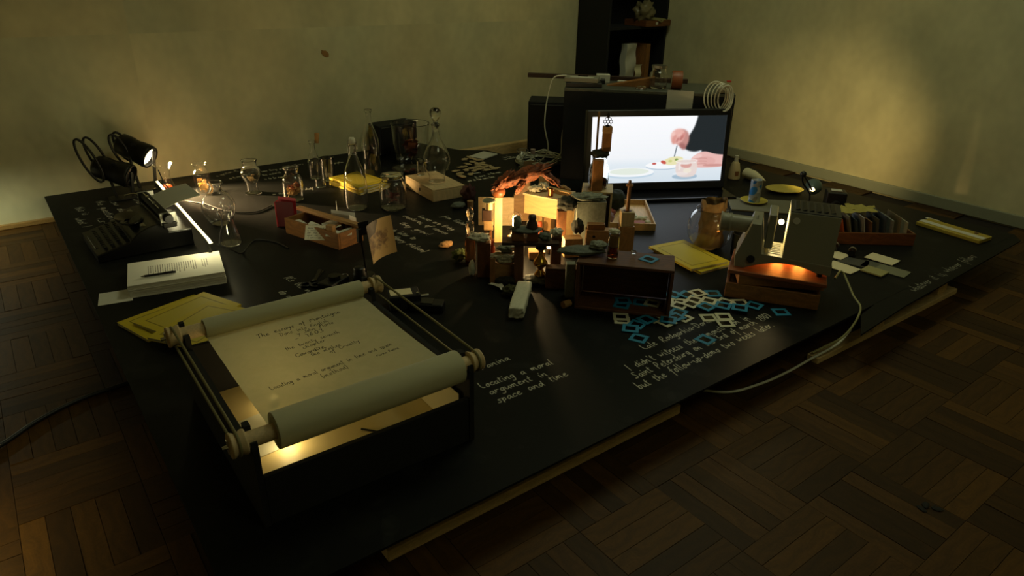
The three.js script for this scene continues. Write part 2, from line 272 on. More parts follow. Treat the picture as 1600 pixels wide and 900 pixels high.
  part('platform_board', slab([[0.136, -3.775], [2.1423, -3.7857], [2.25, -3.4959], [2.3872, -3.3881], [2.4057, -3.2627], [2.6157, -3.2212], [3.4, -3.4], [3.42, -0.92], [0.136, -0.92]]), mat, t);
  part('side_board', slab([[2.25, -0.9215], [3.418, -0.9215], [3.3571, -0.8757], [2.3083, -0.854], [1.9885, -0.8345], [2.12, -0.905]]), mat, t);
  const H = TOP - 0.006;
  part('support_rail', box(0.91, 0.03, 0.045, 0.003), M.plinth, t, [0.905, 0, -1.014]); for (const x of [0.55, 1.25]) part('support_block', box(0.045, H - 0.031, 0.045, 0.003, 0.0305), M.plinth, t, [x, 0, -1.03]);
  part('support_rail', box(0.95, 0.022, 0.04, 0.003), M.plinth, t, [2.4, 0, -0.925], [0, -0.02, 0]);
  for (const [x, z] of [[2.28, -0.9], [2.78, -0.91]]) part('support_block', box(0.07, H - 0.023, 0.03, 0.003, 0.0225), M.plinth, t, [x, 0, z - 0.02]);
  for (const [x, z, w] of [[1.7, -2.3, 3], [1.7, -3.5, 3]]) part('support_beam', box(w, H, 0.045, 0.003), M.plinth, t, [x, 0, z]);
}

// ---------- furniture behind: bookcase, crate, speakers ----------
{
  const t = thing('bookcase', 'tall black bookcase standing in the room corner behind the screen', 'bookcase', [3.695, 0, -3.62]);
  const w = 0.57, d = 0.3, h = 1.9;
  for (const s of [-1, 1]) part('side_panel', box(0.018, h, d), M.blackMatte, t, [s * (w / 2 - 0.009), 0, 0]);
  part('back_panel', box(w - 0.036, h, 0.008), M.blackMatte, t, [0, 0, -d / 2 + 0.004]);
  for (const y of [0.05, 0.405, 0.765, 1.13, 1.5, 1.88]) part('shelf', box(w - 0.036, 0.018, d - 0.01), M.blackMatte, t, [0, y, 0.004]);
  // things on its shelves
  const pk = thing('paper_parcel', 'upright white paper parcel with torn wrapping on the bookcase shelf', 'parcel', [3.71, 0.4235, -3.56], 0.1);
  part('wrapping', sheet(0.11, 0.24, 8, 12, (x, z) => 0.006 * Math.sin(z * 40 + x * 20), 0.05).rotateX(Math.PI / 2).translate(0, 0.123, 0), M.card, pk);
  part('torn_flap', sheet(0.05, 0.09, 6, 8, (x, z) => 0.006 * Math.sin(z * 90) + x * 0.3).rotateX(Math.PI / 2).translate(0.06, 0.06, 0.05), M.cream, pk);
  const bk = thing('leaning_book', 'brown book leaning beside the white parcel on the bookcase', 'book', [3.825, 0.4235, -3.57], 0.1);
  part('cover', merge([at(box(0.004, 0.24, 0.16), -0.022, 0, 0), at(box(0.004, 0.24, 0.16), 0.022, 0, 0), at(box(0.048, 0.24, 0.004), 0, 0, 0.078)]), M.oak, bk);
  part('page_block', box(0.039, 0.232, 0.15, 0.001, 0.003), M.pages, bk);
  const tr = thing('shelf_tray', 'dark red wooden tray on the upper bookcase shelf', 'tray', [3.832, 0.7835, -3.52]);
  part('tray_floor', box(0.24, 0.012, 0.2), M.red, tr); for (const s of [-1, 1]) { part('tray_side', box(0.008, 0.04, 0.2), M.red, tr, [s * 0.12, 0, 0]); part('tray_side', box(0.24, 0.04, 0.008), M.red, tr, [0, 0, s * 0.1]); }
  part('label', box(0.022, 0.016, 0.001), M.card, tr, [-0.02, 0.012, 0.105]);
  solo('crumpled_bag', rock(0.075, 0.07, 0.06, 5, 0.35, 2.4), M.plasticBag, 'crumpled clear plastic bag in the red tray on the bookcase', 'bag', [3.77, 0.796, -3.5]);
  solo('folded_cloth', sheet(0.16, 0.12, 16, 12, (x, z) => 0.02 + 0.03 * Math.abs(x) + 0.008 * Math.sin(x * 60 + z * 30), 0.008), M.yellowDim, 'yellow folded cloth in the red tray on the bookcase', 'cloth', [3.88, 0.8, -3.48], 0.3);
}
function speaker(label, x, z, w, h, d, yaw) {
  const t = thing('loudspeaker', label, 'speaker', [x, TOP, z], yaw);
  part('cabinet', box(w, h, d, 0.006), M.blackMatte, t); const fr = part('grille', box(w * 0.9, h * 0.9, 0.008, 0.004, h * 0.05), M.black, t, [0, 0, d / 2 + 0.003]);
  part('cone', cyl(w * 0.3, w * 0.34, 0.006, 28), M.rubber, fr, [0, h * 0.35, 0.002], [Math.PI / 2, 0, 0]);
  return t;
}
speaker('black loudspeaker lying low behind the tall bottle and the big glass vase', 1.91, -3.685, 0.26, 0.17, 0.13, 0.08);
speaker('tall black loudspeaker between the wall and the screen crate', 2.68, -3.17, 0.24, 0.31, 0.2, -0.75);

// ---------- screen and the crate behind it ----------
{
  const yaw = -0.8, t = thing('media_crate', 'large black wooden crate behind the screen with clutter on its top', 'crate', [2.76, TOP, -2.492], yaw);
  const w = 0.83, d = 0.34, h = 0.466, k = 0.015;
  part('top_panel', box(w, k, d, 0.002, h - k), mottled(0x4f5145, 51, 0.2, 0.3, 0.5), t);
  part('front_panel', box(w, h - k - 0.001, k), M.blackMatte, t, [0, 0, d / 2 - k / 2]); part('back_panel', box(w, h - k - 0.001, k), M.blackMatte, t, [0, 0, -d / 2 + k / 2]);
  for (const s of [-1, 1]) part('side_panel', box(k, h - k - 0.001, d - 2 * k - 0.002), M.blackMatte, t, [s * (w / 2 - k / 2), 0, 0]);

  // picture on the screen: a white table, two hands, plates and a plastic tub
  const pic = canvasTex(1024, 482, (c, W, H) => {
    const g = c.createLinearGradient(0, 0, 0, H); g.addColorStop(0, '#fbfcff'); g.addColorStop(0.62, '#f1f4f8'); g.addColorStop(0.72, '#e2ebf2'); g.addColorStop(1, '#d5e1ea'); c.fillStyle = g; c.fillRect(0, 0, W, H);
    const el = (x, y, rx, ry, col, a = 0) => { c.fillStyle = col; c.beginPath(); c.ellipse(x, y, rx, ry, a, 0, 7); c.fill(); };
    const poly = (col, pts) => { c.fillStyle = col; c.beginPath(); pts.forEach((p, i) => (i ? c.lineTo(...p) : c.moveTo(...p))); c.closePath(); c.fill(); };
    const blob = (col, pts) => { c.fillStyle = col; c.beginPath(); const n = pts.length; for (let i = 0; i <= n; i++) { const p = pts[i % n], q = pts[(i + 1) % n], m = [(p[0] + q[0]) / 2, (p[1] + q[1]) / 2]; if (i) c.quadraticCurveTo(p[0], p[1], m[0], m[1]); else c.moveTo(...m); } c.fill(); };
    el(300, 418, 190, 34, '#c3d6e4'); el(300, 405, 190, 34, '#f4f7f9'); el(300, 400, 150, 24, '#e3ebdf');
    el(560, 366, 135, 26, '#b8c9d8'); el(560, 358, 138, 27, '#f7f9fb');
    c.filter = 'blur(4px)'; blob('#22282b', [[806, -60], [1080, -60], [1080, 320], [930, 285], [860, 262], [770, 262], [716, 240], [690, 205], [740, 150], [790, 60]]);
    poly('#eef1f6', [[790, 268], [850, 250], [850, 272]]);
    c.filter = 'blur(6px)'; blob('#c58d86', [[640, 120], [690, 88], [740, 120], [748, 185], [715, 240], [675, 220], [632, 190]]); blob('#eab4ab', [[598, 140], [622, 100], [660, 88], [700, 100], [712, 140], [690, 190], [640, 205], [606, 185]]); el(632, 170, 20, 34, '#dd9c93', 0.3); el(664, 158, 17, 38, '#eebcb3', 0.5); el(690, 150, 14, 34, '#d38d86', 0.6); el(655, 172, 7, 22, '#b9716c', 0.4); el(684, 160, 6, 22, '#b76f6a', 0.6); el(700, 220, 30, 20, '#a9706c', 0.7); el(618, 128, 12, 18, '#f3c9c0', 0.4); c.filter = 'blur(2px)';
    c.strokeStyle = '#54606a'; c.lineWidth = 7; c.beginPath(); c.moveTo(655, 215); c.lineTo(640, 300); c.stroke();
    blob('#e9e3b4', [[545, 335], [590, 305], [660, 290], [720, 305], [700, 350], [600, 362]]); el(560, 336, 22, 12, '#c95a4e', 0.4); el(488, 345, 16, 7, '#bf5148'); el(612, 328, 16, 9, '#cfd28a'); el(660, 318, 14, 9, '#8ba35a');
    blob('#e8b9b3', [[1080, 290], [960, 284], [880, 256], [815, 276], [765, 318], [770, 372], [860, 386], [1080, 376]]); el(820, 300, 40, 16, '#f0c8c2', -0.3); el(900, 330, 70, 30, '#e2aea8', 0.1); el(960, 366, 90, 10, '#cf9690'); for (const y of [320, 342, 362]) { c.strokeStyle = '#c98f88'; c.lineWidth = 4; c.beginPath(); c.moveTo(778, y); c.quadraticCurveTo(840, y - 14, 900, y - 6); c.stroke(); }
    el(735, 446, 100, 22, '#a9bfd0'); blob('rgba(232,214,208,0.94)', [[655, 330], [735, 318], [830, 330], [828, 420], [800, 452], [690, 452], [660, 420]]); c.strokeStyle = '#f7f3f0'; c.lineWidth = 5; c.beginPath(); c.ellipse(742, 332, 84, 14, 0, 0, 7); c.stroke();
    blob('#d9a39b', [[680, 350], [740, 360], [790, 345], [770, 385], [710, 380]]); el(752, 402, 32, 18, '#efe6d6'); el(700, 425, 60, 14, 'rgba(255,255,255,0.25)'); el(690, 370, 10, 30, 'rgba(255,255,255,0.35)', 0.1);
  });
  const s = thing('flat_screen', 'flat screen showing two hands over plates of food on a white table', 'screen', [2.555, TOP, -2.195], -0.492);
  const sw = 0.668, sh = 0.315, tilt = 0.081;
  part('stand_base', box(0.62, 0.018, 0.2, 0.008), M.gloss, s, [0.06, 0, 0.03]);
  part('stand_neck', box(0.16, 0.06, 0.04, 0.006, 0.015), M.black, s, [0, 0, -0.03], [-tilt, 0, 0]);
  const body = part('casing', box(sw + 0.05, sh + 0.07, 0.04, 0.006, -0.04), M.plastic, s, [0, 0.062, -0.022], [-tilt, 0, 0]);
  const disp = part('display', new THREE.PlaneGeometry(sw, sh).translate(0, sh / 2, 0), new THREE.MeshStandardMaterial({ color: 0x000000, roughness: 0.3, emissive: 0xffffff, emissiveMap: pic, emissiveIntensity: 1.0 }), body, [0, 0.0, 0.0205]);
  const l = new THREE.RectAreaLight(SCREEN, 1.0, sw * 0.96, sh * 0.96); l.name = 'screen_glow'; l.position.set(0, sh / 2, 0.024); l.rotation.y = Math.PI; disp.parent.add(l);
  part('power_light', cyl(0.002, 0.002, 0.002, 8), std(0x220000, 0.5), body, [sw / 2 - 0.03, -0.02, 0.02], [Math.PI / 2, 0, 0]);
  // clutter on the crate top, placed in the crate's own axes
  const top = (u, v) => { const c = Math.cos(yaw), q = Math.sin(yaw); return [2.76 + u * 0.9 * c + v * 0.72 * q, TOP + h, -2.492 - u * 0.9 * q + v * 0.72 * c]; };
  const P = (u, v, dy = 0) => { const p = top(u, v); return [p[0], p[1] + dy + 0.0005, p[2]]; };
  solo('wooden_stick', box(0.85, 0.022, 0.03), M.walnut, 'long dark wooden stick lying along the back of the crate and overhanging it', 'stick', P(-0.24, -0.21), yaw);
  solo('film_box', box(0.07, 0.04, 0.05), M.card, 'small white cardboard box on the left end of the crate top', 'box', P(-0.26, -0.1), yaw + 0.1);
  const vt = (n, label, m, u, v, y, r, len) => { const o = thing('video_cassette', label, 'cassette', P(u, v, y), yaw + r); part('shell', box(len, 0.022, 0.1, 0.003), m, o); part('label_strip', box(len * 0.7, 0.001, 0.03, 0.0004, 0.022), M.card, o, [0, 0, 0.02]); part('window', box(len * 0.3, 0.001, 0.035, 0.0004, 0.022), M.gloss, o, [0, 0, -0.025]); };
  vt(0, 'dark video cassette at the left front corner of the crate top', M.plastic, -0.36, 0.14, 0, 0.1, 0.18); vt(1, 'grey video cassette stacked on the left corner cassette', M.castGrey, -0.37, 0.13, 0.0235, -0.05, 0.17);
  vt(2, 'dark video cassette on the left of the crate top behind the stacked pair', M.plastic, -0.34, -0.055, 0, 0.05, 0.17);
  solo('white_ruler', box(0.17, 0.012, 0.035), M.card, 'white flat ruler box lying slanted on the middle of the crate top', 'ruler', P(-0.08, -0.08), yaw - 0.15);
  solo('wooden_wedge', new THREE.ExtrudeGeometry(new THREE.Shape([new THREE.Vector2(0, 0), new THREE.Vector2(0.24, 0.0), new THREE.Vector2(0.24, 0.05)]), { depth: 0.06, bevelEnabled: false }).translate(-0.12, 0, -0.03), M.oak, 'long brown wooden wedge on the crate top in front of the ruler', 'wedge', P(-0.1, 0.03), yaw);
  const jar = thing('preserving_jar', 'small glass preserving jar on the middle of the crate top', 'jar', P(0.05, 0.1), yaw); jar.scale.setScalar(1.25);
  part('jar_glass', vessel([[0.03, 0], [0.034, 0.004], [0.034, 0.06], [0.028, 0.07], [0.028, 0.08]], 0.002), M.glass, jar); part('jar_lid', cyl(0.03, 0.03, 0.01, 28, 0.0805), M.steel, jar);
  const tr = thing('tape_roll', 'brown roll of packing tape standing on the crate top beside the jar', 'tape', P(0.15, 0.12, 0.046), yaw + Math.PI / 2); tr.scale.setScalar(1.25);
  part('tape', lathe([[0.026, -0.02], [0.036, -0.02], [0.036, 0.02], [0.026, 0.02], [0.026, -0.02]], 36).rotateX(Math.PI / 2), M.lacquer, tr); part('core', lathe([[0.023, -0.021], [0.0258, -0.021], [0.0258, 0.021], [0.023, 0.021], [0.023, -0.021]], 36).rotateX(Math.PI / 2), M.card, tr);
  solo('glass_lens', lathe([[0, 0], [0.03, 0], [0.03, 0.005], [0.02, 0.014], [0, 0.018]], 32, 0), M.glass, 'thick round glass lens lying in front of the jar on the crate top', 'lens', P(-0.04, 0.17), yaw);
  solo('paper_sheet', sheet(0.125, 0.09, 10, 8, (x, z) => 0.004 * Math.sin(x * 25), 0.0008).rotateX(Math.PI / 2 - 0.05), M.card, 'white sheet of paper hanging over the front edge of the crate above the screen', 'paper', P(0.17, 0.248, -0.035), yaw);
  const loops = []; for (let k = 0; k < 5; k++) { const pts = []; for (let i = 0; i < 24; i++) { const a = i / 24 * 6.283; pts.push([Math.cos(a) * (0.05 - k * 0.004) + (k - 2) * 0.012, 0.075 + Math.sin(a) * (0.072 - k * 0.003), Math.sin(a * 2 + k) * 0.008 + k * 0.006]); } loops.push(new THREE.TubeGeometry(new THREE.CatmullRomCurve3(pts.map((p) => V(...p)), true), 60, 0.0035, 7, true)); }
  const hank = thing('cable_hank', 'hank of white cable bundled on the right end of the crate top', 'cable', P(0.375, 0.28, -0.085), yaw); part('coils', merge(loops), M.cableWhite, hank); part('tie', box(0.02, 0.008, 0.02), std(0xb03020, 0.6), hank, [0.03, 0.148, 0.01]);
  solo('crumpled_paper', rock(0.03, 0.02, 0.03, 8, 0.4, 3), M.card, 'crumpled grey paper on the right front corner of the crate top', 'paper', P(0.4, 0.19), yaw);
}
// white cable rising over the speaker, and the coil on the platform
{
  const c = thing('white_cable', 'thin white cable hanging from the crate down to the coil on the platform', 'cable');
  part('cable_run', tube([[2.62, 0.597, -2.78], [2.4063, 0.6342, -2.76], [2.3725, 0.6247, -2.78], [2.3515, 0.5312, -2.8], [2.3371, 0.3851, -2.8], [2.366, 0.2461, -2.8], [2.36, 0.15, -2.88]], 0.0035, 70), M.cableWhite, c);
  part('cable_run', tube([[2.4569, 0.5265, -2.77], [2.4589, 0.4258, -2.78], [2.4615, 0.3031, -2.8], [2.4578, 0.2165, -2.8], [2.45, 0.15, -2.88]], 0.0035, 50), M.cableWhite, c);
  const R = rng(4), pts = []; for (let i = 0; i < 150; i++) { const a = i * 0.42, r = 0.1 + 0.025 * R(); pts.push([Math.cos(a) * r * 1.1, 0.005 + 0.03 * R() * (i / 150) + i * 0.0001, Math.sin(a) * r]); }
  const w = thing('cable_coil', 'loose coil of white cable lying on the platform left of the screen', 'cable', [2.46, TOP, -2.985]);
  part('coils', tube(pts, 0.0035, 700, 6), M.cableWhite, w);
}

// ---------- hand-cranked scroll box ----------
{
  const t = thing('scroll_box', 'black wooden scroll box with two rollers carrying a handwritten paper scroll', 'scroll box', [0.494, TOP, -1.37], -0.01);
  const W = 0.476, D = 0.546, k = 0.012;
  const side = new THREE.Shape(); side.moveTo(-D / 2, 0.001); side.lineTo(D / 2, 0.001); side.lineTo(D / 2, 0.185); side.lineTo(D / 2 - 0.004, 0.2); side.lineTo(D / 2 - 0.012, 0.2); side.lineTo(D / 2 - 0.012, 0.178); side.lineTo(D / 2 - 0.036, 0.178); side.lineTo(D / 2 - 0.036, 0.218); side.lineTo(D / 2 - 0.055, 0.218); side.lineTo(D / 2 - 0.06, 0.165);
  side.lineTo(-D / 2 + 0.06, 0.165); side.lineTo(-D / 2 + 0.055, 0.2); side.lineTo(-D / 2 + 0.036, 0.2); side.lineTo(-D / 2 + 0.036, 0.178); side.lineTo(-D / 2 + 0.012, 0.178); side.lineTo(-D / 2 + 0.012, 0.218); side.lineTo(-D / 2, 0.218);
  const sg = new THREE.ExtrudeGeometry(side, { depth: k, bevelEnabled: false }); sg.rotateY(-Math.PI / 2);
  for (const s of [-1, 1]) part('side_panel', sg, M.blackMatte, t, [s * (W / 2) + k / 2, 0, 0]);
  part('front_panel', box(W - k - 0.002, 0.116, k), M.blackMatte, t, [0, 0.001, D / 2 - k / 2 - 0.002]); part('back_panel', box(W - k - 0.002, 0.15, k), M.blackMatte, t, [0, 0.001, -D / 2 + k / 2 + 0.002]);
  part('inner_floor', box(W - k - 0.004, 0.006, D - 2 * k - 0.008), std(0xcdbb8a, 0.5), t, [0, 0.001, 0]);
  part('inner_card', box(0.002, 0.11, D - 0.06), M.cream, t, [W / 2 - k - 0.004, 0.008, 0]);
  part('inner_card', box(0.12, 0.002, 0.16), M.card, t, [-0.15, 0.0075, -0.02], [0, 0.1, 0]);
  const axY = 0.196, zf = D / 2 - 0.024, zb = -D / 2 + 0.024;
  const roll = (z, r, name) => {
    const rod = part('roller', cyl(0.0165, 0.0165, W + 0.056, 24, -(W + 0.056) / 2).rotateZ(Math.PI / 2), M.pale, t, [0, axY, z]);
    for (const s of [-1, 1]) { part('pulley', lathe([[0, -0.014], [0.024, -0.014], [0.025, -0.01], [0.021, -0.002], [0.021, 0.004], [0.025, 0.012], [0.024, 0.016], [0, 0.016]], 28).rotateZ(Math.PI / 2), M.pale, rod, [s * (W / 2 + 0.023), 0, 0]);
      part('wing_nut', merge([at(cyl(0.005, 0.004, 0.01, 10), 0, 0, 0, 0, 0, Math.PI / 2), at(box(0.003, 0.012, 0.008, 0.001), 0, 0.002, 0), at(box(0.003, 0.012, 0.008, 0.001), 0, -0.014, 0)]), M.chrome, rod, [s * (W / 2 + 0.042), 0, 0], [s * 0.5 + 0.3, 0, 0]); }
    return rod;
  };
  roll(zf, 0.04); roll(zb, 0.03);
  const rf = 0.037, rb = 0.0235, pw = 0.41;
  const spool = (r, turns) => { const pts = []; for (let i = 0; i <= turns * 40; i++) { const a = i / 40 * 6.283, q = r - (r - 0.02) * (1 - i / (turns * 40)) * 0.98; pts.push(new THREE.Vector2(Math.cos(a) * q, Math.sin(a) * q)); } for (let i = turns * 40; i >= 0; i--) { const a = i / 40 * 6.283, q = r - (r - 0.02) * (1 - i / (turns * 40)) * 0.98 - 0.0007; pts.push(new THREE.Vector2(Math.cos(a) * q, Math.sin(a) * q)); } const g = new THREE.ExtrudeGeometry(new THREE.Shape(pts), { depth: pw, bevelEnabled: false }); g.translate(0, 0, -pw / 2); g.rotateY(Math.PI / 2); return g; };
  const paper = new THREE.MeshPhysicalMaterial({ color: 0xd6d2ae, roughness: 0.9, transmission: 0.35, thickness: 0 });
  part('front_paper_roll', cylShell(rf, pw), paper, t, [0.012, axY, zf]); part('rear_paper_roll', cylShell(rb, pw), paper, t, [0.012, axY, zb]);
  function cylShell(r, len) { const g = lathe([[0.0172, -len / 2], [r, -len / 2], [r, len / 2], [0.0172, len / 2], [0.0172, -len / 2]], 48); g.rotateZ(Math.PI / 2); return g; }
  const z0 = zb + 0.004, z1 = zf - rf + 0.003, y0 = axY - rb + 0.004, y1 = axY - 0.012, L = z1 - z0;
  const ink = canvasTex(1024, 1200, (c, w, h) => {
    c.fillStyle = '#d6d0a6'; c.fillRect(0, 0, w, h); const rand = rng(31);
    for (let i = 0; i < 900; i++) { c.fillStyle = `rgba(${rand() > 0.5 ? '190,180,130' : '232,226,190'},0.06)`; c.beginPath(); c.ellipse(rand() * w, rand() * h, 8 + rand() * 60, 6 + rand() * 30, rand() * 3, 0, 7); c.fill(); }
    c.strokeStyle = '#2a2412'; const wr = (s, x0, y0, x1, y1, size, lw = 3.4) => penText(c, s, x0, y0, x1, y1, size, lw, rand);
    wr('The essays of Montaigne', 250, 205, 800, 165, 25, 4.4); wr('Done into English', 370, 262, 690, 240, 23); wr('By John Florio', 450, 302, 710, 280, 21); wr('- 1603', 430, 362, 620, 346, 27, 4.4);
    wr('the twenty seventh', 340, 450, 690, 424, 23); wr('chapter', 430, 492, 580, 476, 22); wr('Cowardize,', 360, 566, 550, 550, 25, 4.2); wr('the mother', 440, 606, 630, 584, 22); wr('of Cruelty', 540, 636, 740, 604, 22);
    wr('Locating a moral argument in time and space', 120, 850, 880, 765, 25); wr('(method)', 390, 892, 560, 866, 25); wr('Marina Panina', 740, 850, 890, 830, 15, 2.8);
  });
  const sg2 = new THREE.PlaneGeometry(pw, L, 20, 30); sg2.rotateX(-Math.PI / 2);
  { const p = sg2.attributes.position; for (let i = 0; i < p.count; i++) { const q = p.getZ(i) / L + 0.5; p.setY(i, y0 + (y1 - y0) * q - 0.006 * Math.sin(q * Math.PI) + 0.0012 * noise3(p.getX(i) * 9, q * 4, 3)); } sg2.computeVertexNormals(); }
  part('scroll_sheet', sg2, new THREE.MeshPhysicalMaterial({ map: ink, roughness: 0.9, transmission: 0.4, thickness: 0 }), t, [0.012, 0, (z0 + z1) / 2]);
  for (const s of [-1, 1]) {   // drive belts over the pulleys
    const x = s * (W / 2 + 0.0245), pts = []; for (let i = 0; i <= 12; i++) { const a = Math.PI * i / 12; pts.push([x, axY + 0.0228 * Math.cos(a), zf + 0.0228 * Math.sin(a)]); } for (let i = 0; i <= 12; i++) { const a = Math.PI * i / 12; pts.push([x, axY - 0.0228 * Math.cos(a), zb - 0.0228 * Math.sin(a)]); }
    part('drive_belt', new THREE.TubeGeometry(new THREE.CatmullRomCurve3(pts.map((p) => V(...p)), true, 'centripetal'), 160, 0.003, 7, true), std(0x77714a, 0.6), t);
  }
  // small lamp inside
  const lamp = part('lamp_holder', cyl(0.012, 0.01, 0.015, 20, 0.0065), M.black, t, [-0.09, 0, -0.12]);
  part('lamp_bulb', new THREE.SphereGeometry(0.008, 20, 14).translate(0, 0.03, 0), new THREE.MeshStandardMaterial({ color: 0xffffff, emissive: WARM, emissiveIntensity: 1.2 }), lamp);
  part('lamp_cord', tube([[0.04, 0.012, 0.1], [0.08, 0.01, 0.14], [0.1, 0.05, 0.2], [0.11, 0.1, 0.25]], 0.0025, 30), M.cable, t);
  addLight(new THREE.PointLight(WARM, 0.014), -0.09, 0.03, -0.12, t);
  addLight(new THREE.PointLight(WARM, 0.022), -0.12, 0.03, 0.06, t);
  part('lamp_bulb', new THREE.SphereGeometry(0.008, 20, 14), new THREE.MeshStandardMaterial({ color: 0xffffff, emissive: WARM, emissiveIntensity: 1.2 }), t, [-0.12, 0.03, 0.06]);
}

// ---------- drawers, slide projector ----------
function drawer(t, w, d, h, m, k = 0.01) {   // open box, base at y = 0
  part('drawer_bottom', box(w - 0.004, 0.006, d - 0.004), m, t, [0, 0.002, 0]);
  for (const s of [-1, 1]) { part('drawer_side', box(k, h, d - 2 * k - 0.001), m, t, [s * (w / 2 - k / 2), 0, 0]); part('drawer_end', box(w, h, k), m, t, [0, 0, s * (d / 2 - k / 2)]); }
}
{
  const yaw = -0.8534, w = 0.3025, h = 0.165, d = 0.13, c = Math.cos(yaw), s = Math.sin(yaw), [mx, mz] = [1.4849, -1.3622];
  const t = thing('tipped_drawer', 'dark brown wooden drawer tipped on its side with slides spilling out', 'drawer', [mx - s * d / 2, TOP, mz - c * d / 2], yaw), k = 0.01, m = M.brown;
  part('drawer_side', box(w, k, d, 0.002, h - k), m, t); part('drawer_side', box(w, k, d, 0.002, 0), m, t);
  for (const e of [-1, 1]) part('drawer_end', box(k, h - 2 * k - 0.001, d - 0.001, 0.002, k + 0.0005), m, t, [e * (w / 2 - k / 2), 0, 0]);
  part('drawer_bottom', box(w - 2 * k - 0.002, h - 2 * k - 0.002, 0.006, 0.001, k + 0.001), m, t, [0, 0, -d / 2 + 0.004]);
}
{
  const yaw = -0.9788, w = 0.2966, c = Math.cos(yaw), s = Math.sin(yaw), [mx, mz] = [1.9499, -1.1293], d = 0.2, X = (u, v) => [mx - s * (d / 2 - v) + u * c, mz - c * (d / 2 - v) - u * s];
  const b = thing('drawer_box', 'brown wooden drawer standing open under the lacquered board', 'drawer', [X(0, 0)[0], TOP, X(0, 0)[1]], yaw); drawer(b, w, d, 0.052, M.oak);
  const u = thing('drawer_box', 'brown wooden drawer turned crosswise between the lower drawer and the lacquered board', 'drawer', [X(0.01, -0.01)[0], TOP + 0.0525, X(0.01, -0.01)[1]], yaw + 0.16); drawer(u, w * 0.92, d * 0.9, 0.032, M.oak);
  const l = solo('lacquered_board', box(w + 0.012, 0.014, d + 0.01, 0.003), M.lacquer, 'glossy red brown board on the drawers under the slide projector', 'board', [X(0.01, 0)[0], TOP + 0.085, X(0.01, 0)[1]], yaw - 0.05);
  const y = TOP + 0.0995, p = thing('slide_projector', 'grey metal slide projector glowing inside on top of the stacked drawers', 'projector', [X(0.02, -0.01)[0], y, X(0.02, -0.01)[1]], yaw - 0.03); p.scale.setScalar(1.18);
  // base casting with an arched underside
  const bs = new THREE.Shape(); bs.moveTo(-0.125, 0); bs.lineTo(-0.1, 0); bs.quadraticCurveTo(0.0, 0.05, 0.09, 0.014); bs.lineTo(0.125, 0.012); bs.lineTo(0.125, 0.036); bs.lineTo(-0.06, 0.045); bs.lineTo(-0.073, 0.13); bs.lineTo(-0.095, 0.13); bs.lineTo(-0.128, 0.03); bs.closePath();
  part('base_casting', new THREE.ExtrudeGeometry(bs, { depth: 0.12, bevelEnabled: true, bevelSize: 0.002, bevelThickness: 0.002, bevelSegments: 2 }).translate(0, 0, -0.06), M.castGrey, p);
  part('screw_cap', cyl(0.011, 0.011, 0.003, 24).rotateX(Math.PI / 2), M.black, p, [-0.085, 0.028, 0.063]);
  for (const [fx, fz] of [[0.1, 0.045], [0.1, -0.045]]) part('foot', cyl(0.008, 0.008, 0.0125, 16), M.rubber, p, [fx, -0.0005, fz]);
  // lamp house: a shell open at its slot side and louvred on top
  const hw = 0.128, hd = 0.118, hh = 0.14, hx = 0.06, k = 0.003, hm = M.projDark;
  part('lamp_house_front', box(hw, hh, k, 0.001), hm, p, [hx, 0.037, hd / 2]); part('lamp_house_back', box(hw, hh, k, 0.001), hm, p, [hx, 0.037, -hd / 2]); part('lamp_house_end', box(k, hh, hd - k, 0.001), hm, p, [hx + hw / 2 - k / 2, 0.037, 0]);
  const tp = part('lamp_house_top', box(hw, k, hd, 0.001), M.black, p, [hx, 0.177, 0]);
  for (let i = 0; i < 6; i++) part('louvre', box(0.012, 0.003, hd * 0.7, 0.001, 0.003), M.blackMetal, tp, [-0.045 + i * 0.018, 0, 0], [0, 0, 0.3]);
  part('badge', cyl(0.009, 0.009, 0.002, 24).rotateX(Math.PI / 2), M.card, p, [hx - 0.045, 0.155, hd / 2 + 0.002]);
  part('slot_plate', box(0.003, 0.13, 0.112, 0.001), M.cream, p, [-0.0025, 0.042, 0]);
  part('slide_carrier', box(0.022, 0.1, 0.1, 0.004), M.castGrey, p, [-0.045, 0.06, 0]);
  for (let i = 0; i < 7; i++) part('vent_rib', box(0.03, 0.002, 0.003, 0.0005), M.steel, p, [-0.025, 0.046, -0.04 + i * 0.0135]);
  const bar = part('lens_barrel', lathe([[0, 0], [0.03, 0], [0.03, 0.006], [0.024, 0.008], [0.024, 0.07], [0.027, 0.072], [0.027, 0.078], [0.0255, 0.08], [0.0255, 0.094], [0.028, 0.096], [0.028, 0.102], [0.022, 0.102], [0.021, 0.09], [0, 0.088]], 40).rotateZ(Math.PI / 2), M.castGrey, p, [-0.083, 0.108, 0]);
  part('front_lens', lathe([[0, 0.097], [0.012, 0.096], [0.0205, 0.092], [0.0205, 0.09], [0, 0.0895]], 32).rotateZ(Math.PI / 2), M.glass, bar);
  part('lamp', new THREE.SphereGeometry(0.008, 20, 14), new THREE.MeshStandardMaterial({ color: 0xffffff, emissive: WARM, emissiveIntensity: 8 }), p, [-0.02, 0.115, -0.04]);
  addLight(new THREE.PointLight(WARM, 0.08), -0.02, 0.115, -0.04, p);
  // lower lamp: shines on the board under the arch
  part('cooling_lamp', new THREE.SphereGeometry(0.007, 16, 10), new THREE.MeshStandardMaterial({ color: 0xffffff, emissive: new THREE.Color().setRGB(1, 0.3, 0.05), emissiveIntensity: 5 }), p, [-0.01, 0.016, -0.02]);
